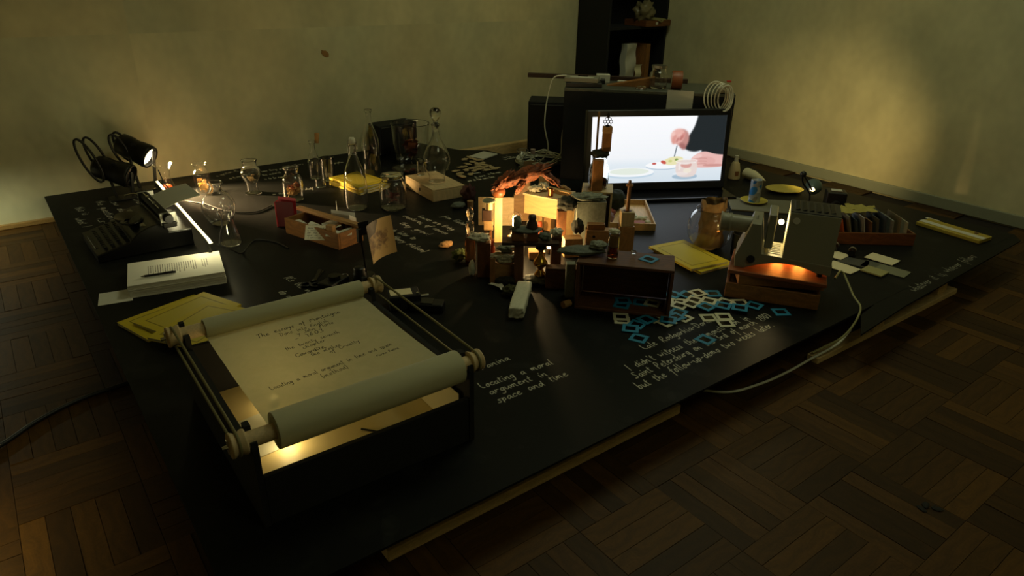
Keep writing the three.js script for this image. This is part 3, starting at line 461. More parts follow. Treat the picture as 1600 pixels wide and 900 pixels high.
  addLight(new THREE.PointLight(new THREE.Color().setRGB(1, 0.3, 0.04), 0.035), -0.01, 0.016, -0.02, p); addLight(new THREE.PointLight(new THREE.Color().setRGB(1, 0.3, 0.04), 0.035), 0.05, 0.012, -0.02, p); part('cooling_lamp', new THREE.SphereGeometry(0.006, 16, 10), new THREE.MeshStandardMaterial({ color: 0xffffff, emissive: new THREE.Color().setRGB(1, 0.3, 0.05), emissiveIntensity: 5 }), p, [0.05, 0.012, -0.02]);
  part('red_indicator', cyl(0.003, 0.003, 0.004, 12).rotateZ(Math.PI / 2), new THREE.MeshStandardMaterial({ color: 0x400000, emissive: 0xff2200, emissiveIntensity: 1.5 }), p, [hx + hw / 2 + 0.002, 0.13, 0.03]);
  const cord = thing('projector_cord', 'pale yellow power cord of the projector running over the platform edge', 'cord');
  part('cord_run', tube([[X(0.185, 0.05)[0], TOP + 0.1, X(0.185, 0.05)[1]], [2.26, TOP + 0.06, -1.06], [2.2, TOP + 0.02, -0.98], [2.13, TOP + 0.012, -0.915], [2.03, 0.08, -0.9], [1.93, 0.03, -0.94]], 0.0035, 60), std(0xa09a62, 0.6), cord);
}

// ---------- left side: spotlights, typewriter, papers ----------
function stageLamp(label, pos, dir, lit) {
  const t = thing('stage_spotlight', label, 'spotlight', pos), q = new THREE.Quaternion().setFromUnitVectors(V(0, 1, 0), V(...dir).normalize()), e = new THREE.Euler().setFromQuaternion(q), H = 0.185;
  const y = lit ? H : 0.125, c = [0, y, 0];
  const can = part('housing', lathe([[0, -0.1], [0.035, -0.1], [0.05, -0.085], [0.053, -0.04], [0.05, -0.036], [0.05, 0.0], [0.053, 0.004], [0.056, 0.05], [0.05, 0.062], [0.046, 0.062], [0.045, 0.03], [0, 0.028]], 36), M.blackMetal, t, c, [e.x, e.y, e.z]);
  part('front_ring', new THREE.TorusGeometry(0.049, 0.005, 10, 36).rotateX(Math.PI / 2).translate(0, 0.062, 0), M.blackMetal, can);
  part('lens', lathe([[0, 0.054], [0.03, 0.051], [0.0445, 0.044], [0.0445, 0.04], [0, 0.04]], 32), lit ? new THREE.MeshStandardMaterial({ color: 0xffffff, emissive: new THREE.Color().setRGB(1, 0.83, 0.5), emissiveIntensity: 5 }) : M.black, can);
  for (const s of [-1, 1]) part('knob', cyl(0.009, 0.009, 0.014, 14).rotateZ(Math.PI / 2), M.black, can, [s * 0.06, 0, 0]);
  const yoke = []; const oval = (ox, oz, tilt, h) => { const pts = []; for (let i = 0; i < 20; i++) { const a = i / 20 * 6.283; pts.push([ox + Math.cos(a) * 0.028 + tilt * Math.sin(a) * h, y + (lit ? 0.02 : 0.07) + Math.sin(a) * h, oz]); } return new THREE.TubeGeometry(new THREE.CatmullRomCurve3(pts.map((p) => V(...p)), true), 50, 0.0055, 8, true); };
  part('yoke', merge([oval(lit ? -0.075 : -0.1, 0.02, -0.3, lit ? 0.075 : 0.1), oval(lit ? -0.05 : -0.06, -0.05, -0.3, lit ? 0.07 : 0.09)]), M.blackMetal, t);
  for (const s of [-1, 1]) part('stand_leg', box(0.012, y, 0.02, 0.002), M.blackMetal, t, [s * 0.03 + 0.01, 0, s * 0.02], [0, 0, s * -0.12]);
  part('stand_foot', box(0.11, 0.008, 0.08, 0.003), M.blackMetal, t);
  if (lit) { const l = new THREE.SpotLight(new THREE.Color().setRGB(1, 0.68, 0.32), 16, 0, 0.56, 0.6); l.position.set(0, 0.072, 0); l.name = 'spot_beam'; l.castShadow = true; l.shadow.radius = 2; can.add(l); l.target.position.set(0, 1, 0); can.add(l.target); }
  return t;
}
stageLamp('lit black stage spotlight shining across the jars', [0.5428, TOP, -3.6393], [0.64, -0.4, 0.66], true);
stageLamp('unlit black stage spotlight standing low beside the lit one', [0.4258, TOP, -3.545], [0.75, -0.3, 0.55], false);
solo('lamp_cord', tube([[0.59, TOP + 0.12, -3.5], [0.6, TOP + 0.06, -3.45], [0.64, TOP + 0.0045, -3.38], [0.7, TOP + 0.0045, -3.25], [0.78, TOP + 0.004, -3.05], [0.86, TOP + 0.004, -3.0], [0.95, TOP + 0.004, -3.05]], 0.003, 70), M.cable, 'thin black cord trailing from the lit spotlight past the round flask', 'cord');
{
  const t = thing('typewriter', 'old black typewriter with its keys to the left and paper rolled in', 'typewriter', [0.372, TOP, -2.9], -Math.PI / 2 + 0.03), W = 0.3;
  const prof = new THREE.Shape(); prof.moveTo(-0.16, 0); prof.lineTo(0.165, 0); prof.lineTo(0.165, 0.022); prof.lineTo(0.05, 0.05); prof.quadraticCurveTo(0.02, 0.085, -0.03, 0.095); prof.lineTo(-0.07, 0.095); prof.lineTo(-0.08, 0.06); prof.lineTo(-0.16, 0.055); prof.closePath();
  part('body', new THREE.ExtrudeGeometry(prof, { depth: W - 0.01, bevelEnabled: true, bevelSize: 0.004, bevelThickness: 0.005, bevelSegments: 3, curveSegments: 12 }).translate(0, 0.005, -W / 2 + 0.005).rotateY(-Math.PI / 2), std(0x060606, 0.28), t);
  part('type_basket', lathe([[0.03, 0.0], [0.06, 0.004], [0.085, 0.016], [0.088, 0.02], [0.03, 0.006]], 40).scale(1, 1, 0.55), M.gloss, t, [0, 0.085, 0.02]);
  const keyCap = merge([cyl(0.0065, 0.0075, 0.004, 14, 0.008), cyl(0.002, 0.002, 0.009, 8)]);
  for (let r = 0; r < 4; r++) for (let i = 0; i < 11; i++) part('key', keyCap, r === 0 && i < 1 ? M.steel : M.black, t, [-0.11 + i * 0.0215 + r * 0.004, 0.06 - r * 0.0085, 0.062 + r * 0.024]);
  part('space_bar', box(0.16, 0.006, 0.012, 0.002), M.black, t, [0, 0.03, 0.156]);
  const car = part('carriage', box(0.36, 0.02, 0.05, 0.004, 0.088), M.blackMetal, t, [0, 0.006, -0.085]);
  part('platen', cyl(0.018, 0.018, 0.34, 28, -0.17).rotateZ(Math.PI / 2), M.rubber, car, [0, 0.125, 0.002]);
  for (const s of [-1, 1]) { part('platen_knob', cyl(0.015, 0.015, 0.02, 20, -0.01).rotateZ(Math.PI / 2), M.black, car, [s * 0.185, 0.125, 0.002]); part('carriage_plate', box(0.008, 0.05, 0.06, 0.003, 0.095), M.steel, car, [s * 0.165, 0, 0]); }
  part('return_lever', tube([[-0.16, 0.13, 0.01], [-0.19, 0.135, 0.04], [-0.2, 0.13, 0.07]], 0.003, 20), M.chrome, car);
  part('paper_bail', merge([bar([-0.12, 0.15, 0.015], [0.12, 0.15, 0.015], 0.002), at(cyl(0.006, 0.006, 0.012, 14), -0.05, 0.15, 0.015, 0, 0, Math.PI / 2), at(cyl(0.006, 0.006, 0.012, 14), 0.05, 0.15, 0.015, 0, 0, Math.PI / 2)]), M.chrome, car);
  for (const s of [-1, 1]) part('ribbon_spool', cyl(0.024, 0.024, 0.01, 24, 0.09), M.steel, t, [s * 0.1, 0, -0.02]);
  const pg = solo('typing_paper', sheet(0.2, 0.15, 6, 14, (x, z) => 0.012 * Math.sin((z + 0.1) * 14) + 0.004, 0.0008), M.card, 'blank sheet of paper leaning back out of the typewriter carriage', 'paper', [0.53, TOP + 0.15, -2.9], 0);
  pg.rotation.set(0, -Math.PI / 2 + 0.03, 0); pg.rotateX(0.24);
}
{
  const a = [0.532, TOP + 0.115, -3.33], b = [0.542, TOP + 0.1, -2.515], y = TOP + 0.108, len = 0.86, t = thing('led_strip', 'glowing warm light strip laid across the back of the typewriter', 'light strip', [0.55, TOP + 0.088, -2.95], -Math.PI / 2 - 0.02);
  part('strip_backing', box(0.94, 0.004, 0.012, 0.001), M.steel, t); part('lens_cover', box(0.9, 0.004, 0.009, 0.001, 0.0042), new THREE.MeshStandardMaterial({ color: 0xffffff, emissive: new THREE.Color().setRGB(1, 0.82, 0.36), emissiveIntensity: 3 }), t);
  for (let i = 0; i < 28; i++) part('led', box(0.006, 0.002, 0.005, 0.0006, 0.0083), new THREE.MeshStandardMaterial({ color: 0xffffff, emissive: new THREE.Color().setRGB(1, 0.93, 0.6), emissiveIntensity: 6 }), t, [-0.44 + i * 0.0326, 0, 0]);
  for (const u of [-0.36, -0.12, 0.15, 0.44]) addLight(new THREE.PointLight(new THREE.Color().setRGB(1, 0.9, 0.5), u > 0.4 ? 0.07 : 0.02), u, 0.022, 0, t);
  for (const s of [-1, 1]) part('strip_foot', box(0.012, 0.0872, 0.012, 0.002, -0.0877), M.blackMetal, t, [s * 0.43, 0, 0]);
  solo('strip_cord', tube([[0.556, TOP + 0.09, -2.47], [0.6, TOP + 0.06, -2.46], [0.66, TOP + 0.004, -2.55], [0.75, TOP + 0.004, -2.66], [0.8, TOP + 0.004, -2.6], [0.82, TOP + 0.004, -2.5]], 0.003, 50), M.cable, 'black cord curling from the near end of the light strip', 'cord');
}
{
  const yaw = -0.185, print = canvasTex(620, 440, (c, w, h) => {
    c.fillStyle = '#e2e0d2'; c.fillRect(0, 0, w, h); const R = rng(8); c.fillStyle = '#55534a';
    for (let col = 0; col < 26; col++) { const x = 130 + col * 15.5; if (col > 20 && col < 23) continue; let y = 120; const end = 250 + R() * 60; while (y < end) { const l = 8 + R() * 24; c.fillRect(x, y, 5, l); y += l + 6; } }
  });
  const t = thing('paper_stack', 'thick stack of white typed pages beside the typewriter', 'paper stack', [0.405, TOP, -2.442], yaw);
  for (let i = 0; i < 12; i++) part('page', box(0.297, 0.0034, 0.21, 0.0004), M.paper, t, [(rng(i)() - 0.5) * 0.004, i * 0.0036, (rng(i + 50)() - 0.5) * 0.004]);
  const top = new THREE.PlaneGeometry(0.297, 0.21).rotateX(-Math.PI / 2); part('typed_page', top, new THREE.MeshStandardMaterial({ map: print, roughness: 0.85 }), t, [0, 0.0436, 0]);
  part('loose_page', box(0.1, 0.0008, 0.1, 0.0003), M.paper, t, [-0.19, 0.0002, 0.075]);
  const pen = thing('ballpoint_pen', 'black ballpoint pen lying on the typed pages', 'pen', [0.3408, TOP + 0.0478, -2.4051], -0.2019);
  part('barrel', cyl(0.0038, 0.0036, 0.095, 14, -0.04).rotateZ(-Math.PI / 2), M.black, pen); part('tip', cyl(0.0036, 0.0008, 0.012, 12).rotateZ(Math.PI / 2), M.steel, pen, [-0.04, 0, 0]); part('clip', box(0.03, 0.0015, 0.003, 0.0005, 0.0035), M.blackMetal, pen, [0.034, 0, 0]);
}
const coverTex = canvasTex(256, 372, (c, w, h) => { c.fillStyle = '#c9b22c'; c.fillRect(0, 0, w, h); c.strokeStyle = '#8a7a1c'; c.lineWidth = 6; c.strokeRect(34, 40, w - 68, h - 80); c.fillStyle = '#c4b03e'; c.fillRect(38, 44, w - 76, h - 88); });
const coverMat = new THREE.MeshPhysicalMaterial({ map: coverTex, roughness: 0.65, specularIntensity: 0.4 });
function magazine(label, x, y, z, yaw, thick = 0.009, group = 'yellow magazines') {
  const t = thing('magazine', label, 'magazine', [x, y, z], yaw, group), w = 0.175, d = 0.252;
  part('page_block', box(w - 0.003, thick - 0.002, d - 0.003, 0.0004, 0.001), M.pages, t, [0.001, 0, 0]);
  part('cover', new THREE.PlaneGeometry(w, d).rotateX(-Math.PI / 2).translate(0, thick, 0), coverMat, t); part('back_cover', box(w, 0.0009, d, 0.0003), M.yellow, t); part('spine', box(0.0015, thick, d, 0.0005), M.yellow, t, [-w / 2, 0, 0]);
  return t;
}
magazine('yellow magazine at the bottom of the fan behind the scroll box', 0.3184, TOP, -2.1414, 0.2982 + Math.PI / 2);
magazine('yellow magazine in the middle of the fan behind the scroll box', 0.3598, TOP + 0.0092, -2.1123, 0.2538 + Math.PI / 2 + 0.16);
magazine('topmost yellow magazine of the fan behind the scroll box', 0.3738, TOP + 0.0184, -1.9987, 0.503 + Math.PI / 2 + 0.1);
magazine('lower yellow magazine of the pair behind the tipped drawer', 2.0499, TOP, -1.536, -1.7379 + Math.PI / 2 + 0.08);
magazine('upper yellow magazine of the pair behind the tipped drawer', 2.0347, TOP + 0.0092, -1.5533, -1.7379 + Math.PI / 2);
magazine('lowest yellow magazine of the stack under the swing-top bottle and wine bottle', 1.4183, TOP, -3.1225, -1.3587 + Math.PI / 2, 0.011);
magazine('middle yellow magazine of the stack near the swing-top bottle', 1.4259, TOP + 0.0112, -3.131, -1.3587 + Math.PI / 2 + 0.12, 0.011);
magazine('top yellow magazine of the stack near the swing-top bottle', 1.4206, TOP + 0.0224, -3.1345, -1.3587 + Math.PI / 2 - 0.05, 0.011);

// ---------- glassware ----------
const inBeam = ['flared_carafe', 'flower_jar'];   // blown paper-thin
function glassware(name, label, cat, x, z, h, u, prof, y = TOP, wall = 0.0022) {   // prof: [radius in units of u, share of height]
  const t = thing(name, label, cat, [x, y, z]);
  part('glass_body', vessel(prof.map(([r, f]) => [r * u, f * h]), wall, 0.004), inBeam.includes(name) ? M.thinGlass : M.glass, t); return t;
}
function driedFlower(t, y, s, m, seed) {
  const R = rng(seed), g = []; for (let i = 0; i < 9; i++) { const a = i * 2.4, q = s * (0.3 + 0.5 * R()); g.push(at(sheet(q, q * 1.4, 3, 4, (x, z) => 6 * x * x + 4 * z * z, 0.0008), Math.cos(a) * s * 0.35, y + s * (0.3 + R() * 0.9), Math.sin(a) * s * 0.35, (R() - 0.5) * 2.4, a, (R() - 0.5) * 2)); }
  part('dried_flower', merge(g), m, t);
}
{ let t = glassware('flared_carafe', 'flared glass carafe beside the lit spotlight', 'carafe', 0.6206, -3.5367, 0.1373, 0.0031, [[13, 0], [14, 0.03], [13, 0.12], [8, 0.45], [7, 0.62], [10, 0.85], [15, 1]]); part('fruit', rock(0.022, 0.018, 0.022, 3, 0.1), std(0xb5501c, 0.6), t, [0, 0.006, 0]); }
{ let t = glassware('flower_jar', 'small glass jar with an orange dried flower behind the round flask', 'jar', 0.7602, -3.4437, 0.1439, 0.0031, [[10, 0], [11.5, 0.03], [12, 0.3], [12, 0.65], [9, 0.78], [9, 0.9], [11, 0.95], [11, 1]]); driedFlower(t, 0.01, 0.034, M.petal, 3); }
{ let t = glassware('footed_glass', 'footed glass with bulging top standing alone on the platform', 'glass', 0.9466, -3.2942, 0.1622, 0.0031, [[12, 0], [12, 0.03], [9, 0.06], [8.5, 0.3], [12, 0.45], [15, 0.58], [14, 0.7], [10.5, 0.82], [10.5, 0.95], [12, 1]]); driedFlower(t, 0.06, 0.024, M.leaf, 5); }
glassware('round_flask', 'round glass flask with a short neck right of the typewriter', 'flask', 0.6938, -2.935, 0.1836, 0.0027, [[11, 0], [16, 0.06], [24, 0.3], [25, 0.45], [19, 0.66], [9.5, 0.78], [8.5, 0.9], [11, 0.97], [11, 1]]);
glassware('conical_flask', 'conical glass flask just in front of the round flask', 'flask', 0.6566, -2.6797, 0.1344, 0.0025, [[15, 0], [17, 0.04], [16, 0.2], [10, 0.6], [9, 0.75], [11, 0.95], [11, 1]]);
{ let t = glassware('herb_jar', 'glass jar filled with brown dried flowers behind the wooden tray', 'jar', 1.0702, -3.0897, 0.1559, 0.003, [[13, 0], [15, 0.04], [15.5, 0.5], [14, 0.68], [10.5, 0.78], [10.5, 0.92], [12, 0.96], [12, 1]]); driedFlower(t, 0.01, 0.05, M.petal, 8); driedFlower(t, 0.03, 0.04, M.bark, 9); }
{ let t = glassware('corked_bottle', 'slim glass bottle with a cork near the back edge', 'bottle', 1.2959, -3.3844, 0.1927, 0.0033, [[9, 0], [9.5, 0.04], [9.5, 0.45], [7, 0.6], [4.5, 0.7], [4, 0.92], [5.5, 0.96], [5.5, 1]]); part('cork', cyl(0.0105, 0.012, 0.05, 16, 0.1797), M.cork, t, [0.008, 0, 0], [0, 0, -0.1]); }
glassware('tumbler', 'small straight glass tumbler beside the corked bottle', 'glass', 1.3359, -3.3151, 0.1165, 0.0033, [[9, 0], [10, 0.05], [11, 1]]);
glassware('tealight_glass', 'tiny low glass in front of the corked bottle', 'glass', 1.2538, -3.2185, 0.0392, 0.0032, [[7, 0], [8, 0.1], [8, 1]]);
{ let t = glassware('swing_top_bottle', 'swing-top glass bottle with white stopper in front of the magazine stack', 'bottle', 1.2576, -2.8142, 0.2954, 0.0029, [[15, 0], [17, 0.03], [17, 0.45], [14, 0.6], [7.5, 0.78], [5.5, 0.86], [5.5, 0.95], [7, 0.98], [7, 1]]); const h = 0.2954; part('stopper', lathe([[0, 0], [0.012, 0], [0.016, 0.006], [0.015, 0.018], [0.01, 0.026], [0, 0.028]], 24).translate(0, h, 0), M.white, t); part('wire_bail', merge([tube([[0.019, h - 0.05, 0], [0.022, h - 0.01, 0], [0.012, h + 0.02, 0], [-0.012, h + 0.02, 0], [-0.022, h - 0.01, 0], [-0.019, h - 0.05, 0]], 0.0012, 40), new THREE.TorusGeometry(0.0195, 0.0012, 6, 30).rotateX(Math.PI / 2).translate(0, h - 0.045, 0)]), M.steel, t); }
{ let t = glassware('wine_bottle', 'tallest clear glass bottle standing behind the magazine stack', 'bottle', 1.5284, -3.202, 0.355, 0.0033, [[13, 0], [14.5, 0.03], [14.5, 0.2], [13, 0.36], [14, 0.5], [12, 0.62], [6, 0.78], [4.5, 0.85], [4.2, 0.96], [5.5, 0.975], [5.5, 1]]); }
{ let t = glassware('glass_vase', 'big wide glass vase with a dried rose left of the decanter', 'vase', 1.8762, -3.4114, 0.2159, 0.0036, [[19, 0], [23, 0.04], [27, 0.35], [29, 0.75], [30, 1]]); driedFlower(t, 0.02, 0.055, M.rose, 12); driedFlower(t, 0.05, 0.06, M.bark, 13); part('stem', tube([[0, 0.01, 0], [0.02, 0.06, 0], [0.03, 0.13, 0.01]], 0.003, 20), M.leaf, t); }
{
  const yaw = -1.6237, w = 0.2913, d = 0.1714, c = Math.cos(yaw), s = Math.sin(yaw), [fx, fz] = [1.588, -2.6952];
  const b = thing('pine_box', 'pale pine box with a square hole under the decanter', 'box', [fx - c * w / 2 - s * d / 2, TOP, fz + s * w / 2 - c * d / 2], yaw);
  part('box_body', box(w, 0.05, d, 0.002), M.pale, b); part('box_lid', box(w, 0.008, d, 0.002, 0.0505), M.pale, b); part('keyhole', box(0.01, 0.014, 0.002, 0.0005, 0.02), M.blackMatte, b, [0.01, 0, d / 2]);
  const Y = TOP + 0.0588;
  let t = glassware('decanter', 'pear-shaped glass decanter with a ball stopper on the pine box', 'decanter', 1.6761, -2.8023, 0.2765, 0.0031, [[13, 0], [13, 0.03], [12, 0.1], [18, 0.24], [21, 0.4], [16, 0.58], [7, 0.78], [5.5, 0.86], [5, 0.95], [7, 1]], Y);
  const hd = 0.2765, u = 0.0031; part('ball_stopper', lathe([[0, -10], [4, -10], [4.6, 0], [3, 4], [6, 9], [9, 15], [8, 21], [4, 24.5], [0, 25]].map(([r, y]) => [r * u, y * u]), 32, 40).translate(0, hd, 0), M.glass, t);
  glassware('shot_glass', 'little straight shot glass on the pine box left of the decanter', 'glass', 1.675, -2.9533, 0.0746, 0.0032, [[6, 0], [6.5, 0.05], [7, 1]], Y);
}
{ let t = glassware('clip_jar', 'squat clip-top preserving jar with a red dried flower left of the pine box', 'jar', 1.3942, -2.7223, 0.1467, 0.0029, [[18, 0], [20, 0.03], [20.5, 0.6], [19, 0.8], [15.5, 0.9], [16, 1]]); const h = 0.1467, u = 0.0029; part('glass_lid', lathe([[0, 0.002], [17, 0.002], [17.5, 1.5], [16, 4], [8, 6], [0, 6.4]].map(([r, y]) => [r * u, y * u]), 36).translate(0, h + 0.001, 0), M.glass, t); part('wire_clip', merge([new THREE.TorusGeometry(16.6 * u, 0.0013, 6, 40).rotateX(Math.PI / 2).translate(0, h - 0.004, 0), tube([[17 * u, h, 0], [20 * u, h - 0.02, 0.004], [22 * u, h - 0.045, 0.002]], 0.0014, 16)]), M.steel, t); driedFlower(t, 0.02, 0.05, M.rose, 15); }
{ const t = thing('glass_dish', 'shallow glass dish behind the clip-top jar with petals', 'dish', [1.7485, TOP, -3.2198]); part('dish', vessel([[0.05, 0], [0.06, 0.003], [0.085, 0.018], [0.09, 0.022]], 0.003, 0.004), M.glass, t); part('petals', merge([at(rock(0.014, 0.006, 0.012, 1, 0.3, 2, 2), 0.03, 0.005, 0), at(rock(0.01, 0.006, 0.014, 2, 0.3, 2, 2), -0.02, 0.005, 0.02)]), M.rose, t); }
{ let t = glassware('perfume_vial', 'small glass perfume vial with a pale stopper at the back of the platform', 'vial', 2.391, -2.9575, 0.0689, 0.0036, [[9, 0], [9, 0.08], [8, 0.35], [3, 0.7], [3, 1]]); part('stopper', cyl(0.012, 0.014, 0.025, 16, 0.0689), std(0xb09a90, 0.5), t); }
{ let t = glassware('stemmed_dish', 'small stemmed glass dish beside the perfume vial', 'glass', 2.3176, -2.9565, 0.1002, 0.0035, [[7, 0], [7, 0.05], [2, 0.15], [1.8, 0.5], [5, 0.7], [9, 0.85], [9.5, 1]]); }
solo('brown_card', box(0.07, 0.045, 0.004), M.kraft, 'small brown card standing between the two little glasses at the back', 'card', [2.3355, TOP, -2.9448 + 0.03], -0.3);
{ const R = rng(77), shp = (k) => { const g = rock(0.026, 0.003, 0.015, 30 + k, 0.5, 2.2, 2); return g; }, gs = [0, 1, 2, 3].map(shp), spots = [[1.9671, -3.0915], [2.0394, -3.1389], [2.0961, -3.167], [2.1405, -3.188], [2.138, -3.1396], [2.1748, -3.1488], [2.0205, -3.072], [2.0554, -3.0805], [2.0537, -3.0346], [2.0917, -3.0409], [2.1426, -3.0712], [2.173, -3.0838], [2.1673, -3.0389], [2.1695, -3.0056], [2.1058, -3.0003], [2.1437, -3.2715], [2.1897, -3.2942], [2.1867, -3.2435], [2.1918, -3.2056], [1.9428, -3.0161], [1.9979, -2.9948], [2.0908, -3.0891], [2.16, -3.1087], [2.116, -3.0886], [1.9271, -2.9674]];
  spots.forEach(([x, z], i) => solo('paper_scrap', gs[i % 4], M.leaf, 'torn beige scrap among the scattered scraps behind the decanter', 'scrap', [x + 0.004 * R(), TOP + 0.0005 + (i % 5) * 0.0012, z], R() * 6, 'scattered beige scraps')); }
solo('note_pad', box(0.15, 0.008, 0.1), M.card, 'grey note pad lying at the back edge of the platform', 'note pad', [2.2838, TOP, -3.2868], 0.35);

// ---------- wooden tray of notes, photo stand, small dark things ----------
{
  const yaw = -1.2544, w = 0.3152, d = 0.1293, c = Math.cos(yaw), s = Math.sin(yaw), [fx, fz] = [0.975, -2.3788], h = 0.065;
  const O = (u, v) => [fx + (u - w / 2) * c + (v - d / 2) * s, fz - (u - w / 2) * s + (v - d / 2) * c];
  const [ox, oz] = O(0, 0), t = thing('wooden_tray', 'brown wooden tray box holding folded notes and cards', 'tray', [ox, TOP, oz], yaw); drawer(t, w, d, h, M.oak, 0.009);
  part('divider', box(0.008, h - 0.012, d - 0.022, 0.001, 0.009), M.oak, t, [w * 0.2, 0, 0]);
  const put = (u, v, y) => { const p = O(u, v); return [p[0], TOP + y, p[1]]; };
  solo('wooden_lath', box(w * 1.25, 0.012, 0.026), M.beech, 'narrow wooden slat lying along the back rim of the wooden tray', 'slat', put(-0.01, -d / 2 + 0.02, h + 0.0005), yaw);
  solo('wooden_block', box(0.032, 0.075, 0.022), M.beech, 'upright little wooden block at the front rim of the wooden tray', 'block', put(w * 0.3, d / 2 - 0.022, 0.0085), yaw + 0.2);
  const red = thing('red_pouch', 'red pouch with a dark inside hanging on the left end of the wooden tray', 'pouch', put(-w / 2 - 0.055, 0.01, 0), yaw + 0.5);
  part('pouch_back', sheet(0.085, 0.12, 8, 10, (x, z) => 0.01 * Math.sin(x * 30) + 0.004).rotateX(Math.PI / 2 - 0.1).translate(0, 0.062, -0.018), M.pink, red); part('pouch_front', sheet(0.075, 0.11, 8, 10, (x, z) => -0.008 * Math.cos(x * 36)).rotateX(Math.PI / 2 + 0.05).translate(0, 0.056, 0.012), std(0x6a1c22, 0.6, { transmission: 0.2, thickness: 0 }), red); part('pouch_side', box(0.003, 0.11, 0.03), M.pink, red, [-0.04, 0, 0]);
  const noteT = canvasTex(200, 150, (q, W, H) => { q.fillStyle = '#dcd8c2'; q.fillRect(0, 0, W, H); q.strokeStyle = '#3a3a34'; const R = rng(5); for (let i = 0; i < 5; i++) penText(q, ['dear friend', 'a small note', 'for the box', 'and so on', 'love'][i], 20, 34 + i * 25, 150 + R() * 30, 34 + i * 25, 9, 2, R); });
  const nm = new THREE.MeshStandardMaterial({ map: noteT, roughness: 0.85 });
  const nc = solo('note_card', new THREE.BoxGeometry(0.085, 0.001, 0.06), nm, 'white note card with handwriting leaning over the front rim of the tray', 'note', put(w * 0.12, d / 2 + 0.006, h * 0.72), yaw + 0.6); nc.rotateX(0.9);
  for (const [u, v, y, r, tilt, lab] of [[-0.02, 0.01, 0.03, 0.3, 0.5, 'long folded white paper inside the wooden tray'], [-0.09, 0.03, 0.035, 0.1, -0.3, 'folded white note at the left inside the wooden tray'], [0.03, -0.02, 0.04, -0.5, 0.7, 'rumpled white sheet in the middle of the wooden tray'], [w * 0.36, 0.02, 0.04, 0.8, 0.4, 'printed white slip at the right end inside the wooden tray']]) { const o = solo('folded_note', sheet(0.1, 0.06, 10, 6, (x) => 0.014 * Math.abs(Math.sin(x * 30)), 0.001), M.paper, lab, 'note', put(u, v, y), yaw + r); o.rotateX(tilt * 0.4); }
  const cl = thing('plastic_cover', 'bent translucent plastic cover standing behind the wooden tray', 'plastic cover', put(-0.02, -d / 2 - 0.045, 0), yaw - 0.2); for (const k of [-1, 1]) part('flap', box(0.11, 0.09, 0.0015, 0.0004), M.soft, cl, [k * 0.045, 0, k * 0.012], [0, k * 0.5, 0]); part('flap', box(0.05, 0.085, 0.0015, 0.0004), M.soft, cl, [0.115, 0, 0.01]);
}
{
  const t = thing('photo_stand', 'thin black stand holding a curled sepia photograph', 'photo stand', [0.955, TOP, -2.1012], 0.1);
  part('stand_foot', cyl(0.03, 0.028, 0.006, 28), M.blackMetal, t); part('stem', bar([0, 0.005, 0], [-0.018, 0.2, 0], 0.0028), M.blackMetal, t);
  part('clip', box(0.014, 0.05, 0.016), M.blackMetal, t, [-0.017, 0.13, 0]); part('clip_card', box(0.04, 0.05, 0.0015), M.black, t, [0.004, 0.15, -0.004]);
  const ph = canvasTex(256, 300, (c, w, h) => { c.fillStyle = '#b79a66'; c.fillRect(0, 0, w, h); const R = rng(21); for (let i = 0; i < 90; i++) { c.fillStyle = `rgba(${R() > 0.5 ? '90,62,40' : '60,40,30'},${0.1 + R() * 0.22})`; c.beginPath(); c.ellipse(R() * w * 0.8, h * 0.3 + R() * h * 0.5, 6 + R() * 26, 5 + R() * 18, R() * 3, 0, 7); c.fill(); } c.fillStyle = '#2a2018'; c.beginPath(); c.moveTo(0, 0); c.lineTo(w * 0.6, 0); c.lineTo(w * 0.42, h * 0.3); c.lineTo(0, h * 0.36); c.fill(); });
  const g = new THREE.BoxGeometry(0.124, 0.14, 0.0008, 14, 6, 1); { const p = g.attributes.position; for (let i = 0; i < p.count; i++) p.setZ(i, p.getZ(i) + 4.5 * p.getX(i) * p.getX(i)); g.computeVertexNormals(); }
  const o = solo('sepia_photograph', g, new THREE.MeshStandardMaterial({ map: ph, roughness: 0.5 }), 'curled sepia photograph clipped to the thin black stand', 'photograph', [0.955 + 0.052, TOP + 0.128, -2.1012 + 0.006], [-0.1, 0.35, 0.1]);
}
{ const t = thing('scissors', 'dark metal scissors lying behind the scroll box', 'scissors', [0.7775, TOP, -2.1504], 0.9); for (const s of [-1, 1]) { part('blade', box(0.1, 0.003, 0.012, 0.001), M.blackMetal, t, [0.05, s * 0.0016 + 0.002, 0], [0, s * 0.1, 0]); part('handle', new THREE.TorusGeometry(0.016, 0.004, 8, 24).rotateX(Math.PI / 2).translate(-0.03, 0.004, s * 0.018), M.black, t); } part('pivot', cyl(0.004, 0.004, 0.003, 12, 0.006), M.steel, t); }
{ const t = thing('film_camera', 'small black camera lying behind the scroll box beside the scissors', 'camera', [0.8265, TOP, -2.0902], 0.5); part('body', box(0.1, 0.022, 0.06, 0.005), M.black, t); part('lens', cyl(0.022, 0.02, 0.014, 28, 0.0225), M.blackMetal, t, [0, 0, 0.003]); part('strap_lug', new THREE.TorusGeometry(0.012, 0.002, 6, 20).rotateX(Math.PI / 2).translate(0.06, 0.012, 0), M.steel, t); }
solo('black_tin', lathe([[0, 0], [0.022, 0], [0.024, 0.002], [0.024, 0.03], [0.02, 0.034], [0.02, 0.05], [0.015, 0.056], [0, 0.056]], 28), M.black, 'small black tin behind the far roller of the scroll box', 'tin', [0.912, TOP, -2.0635]);
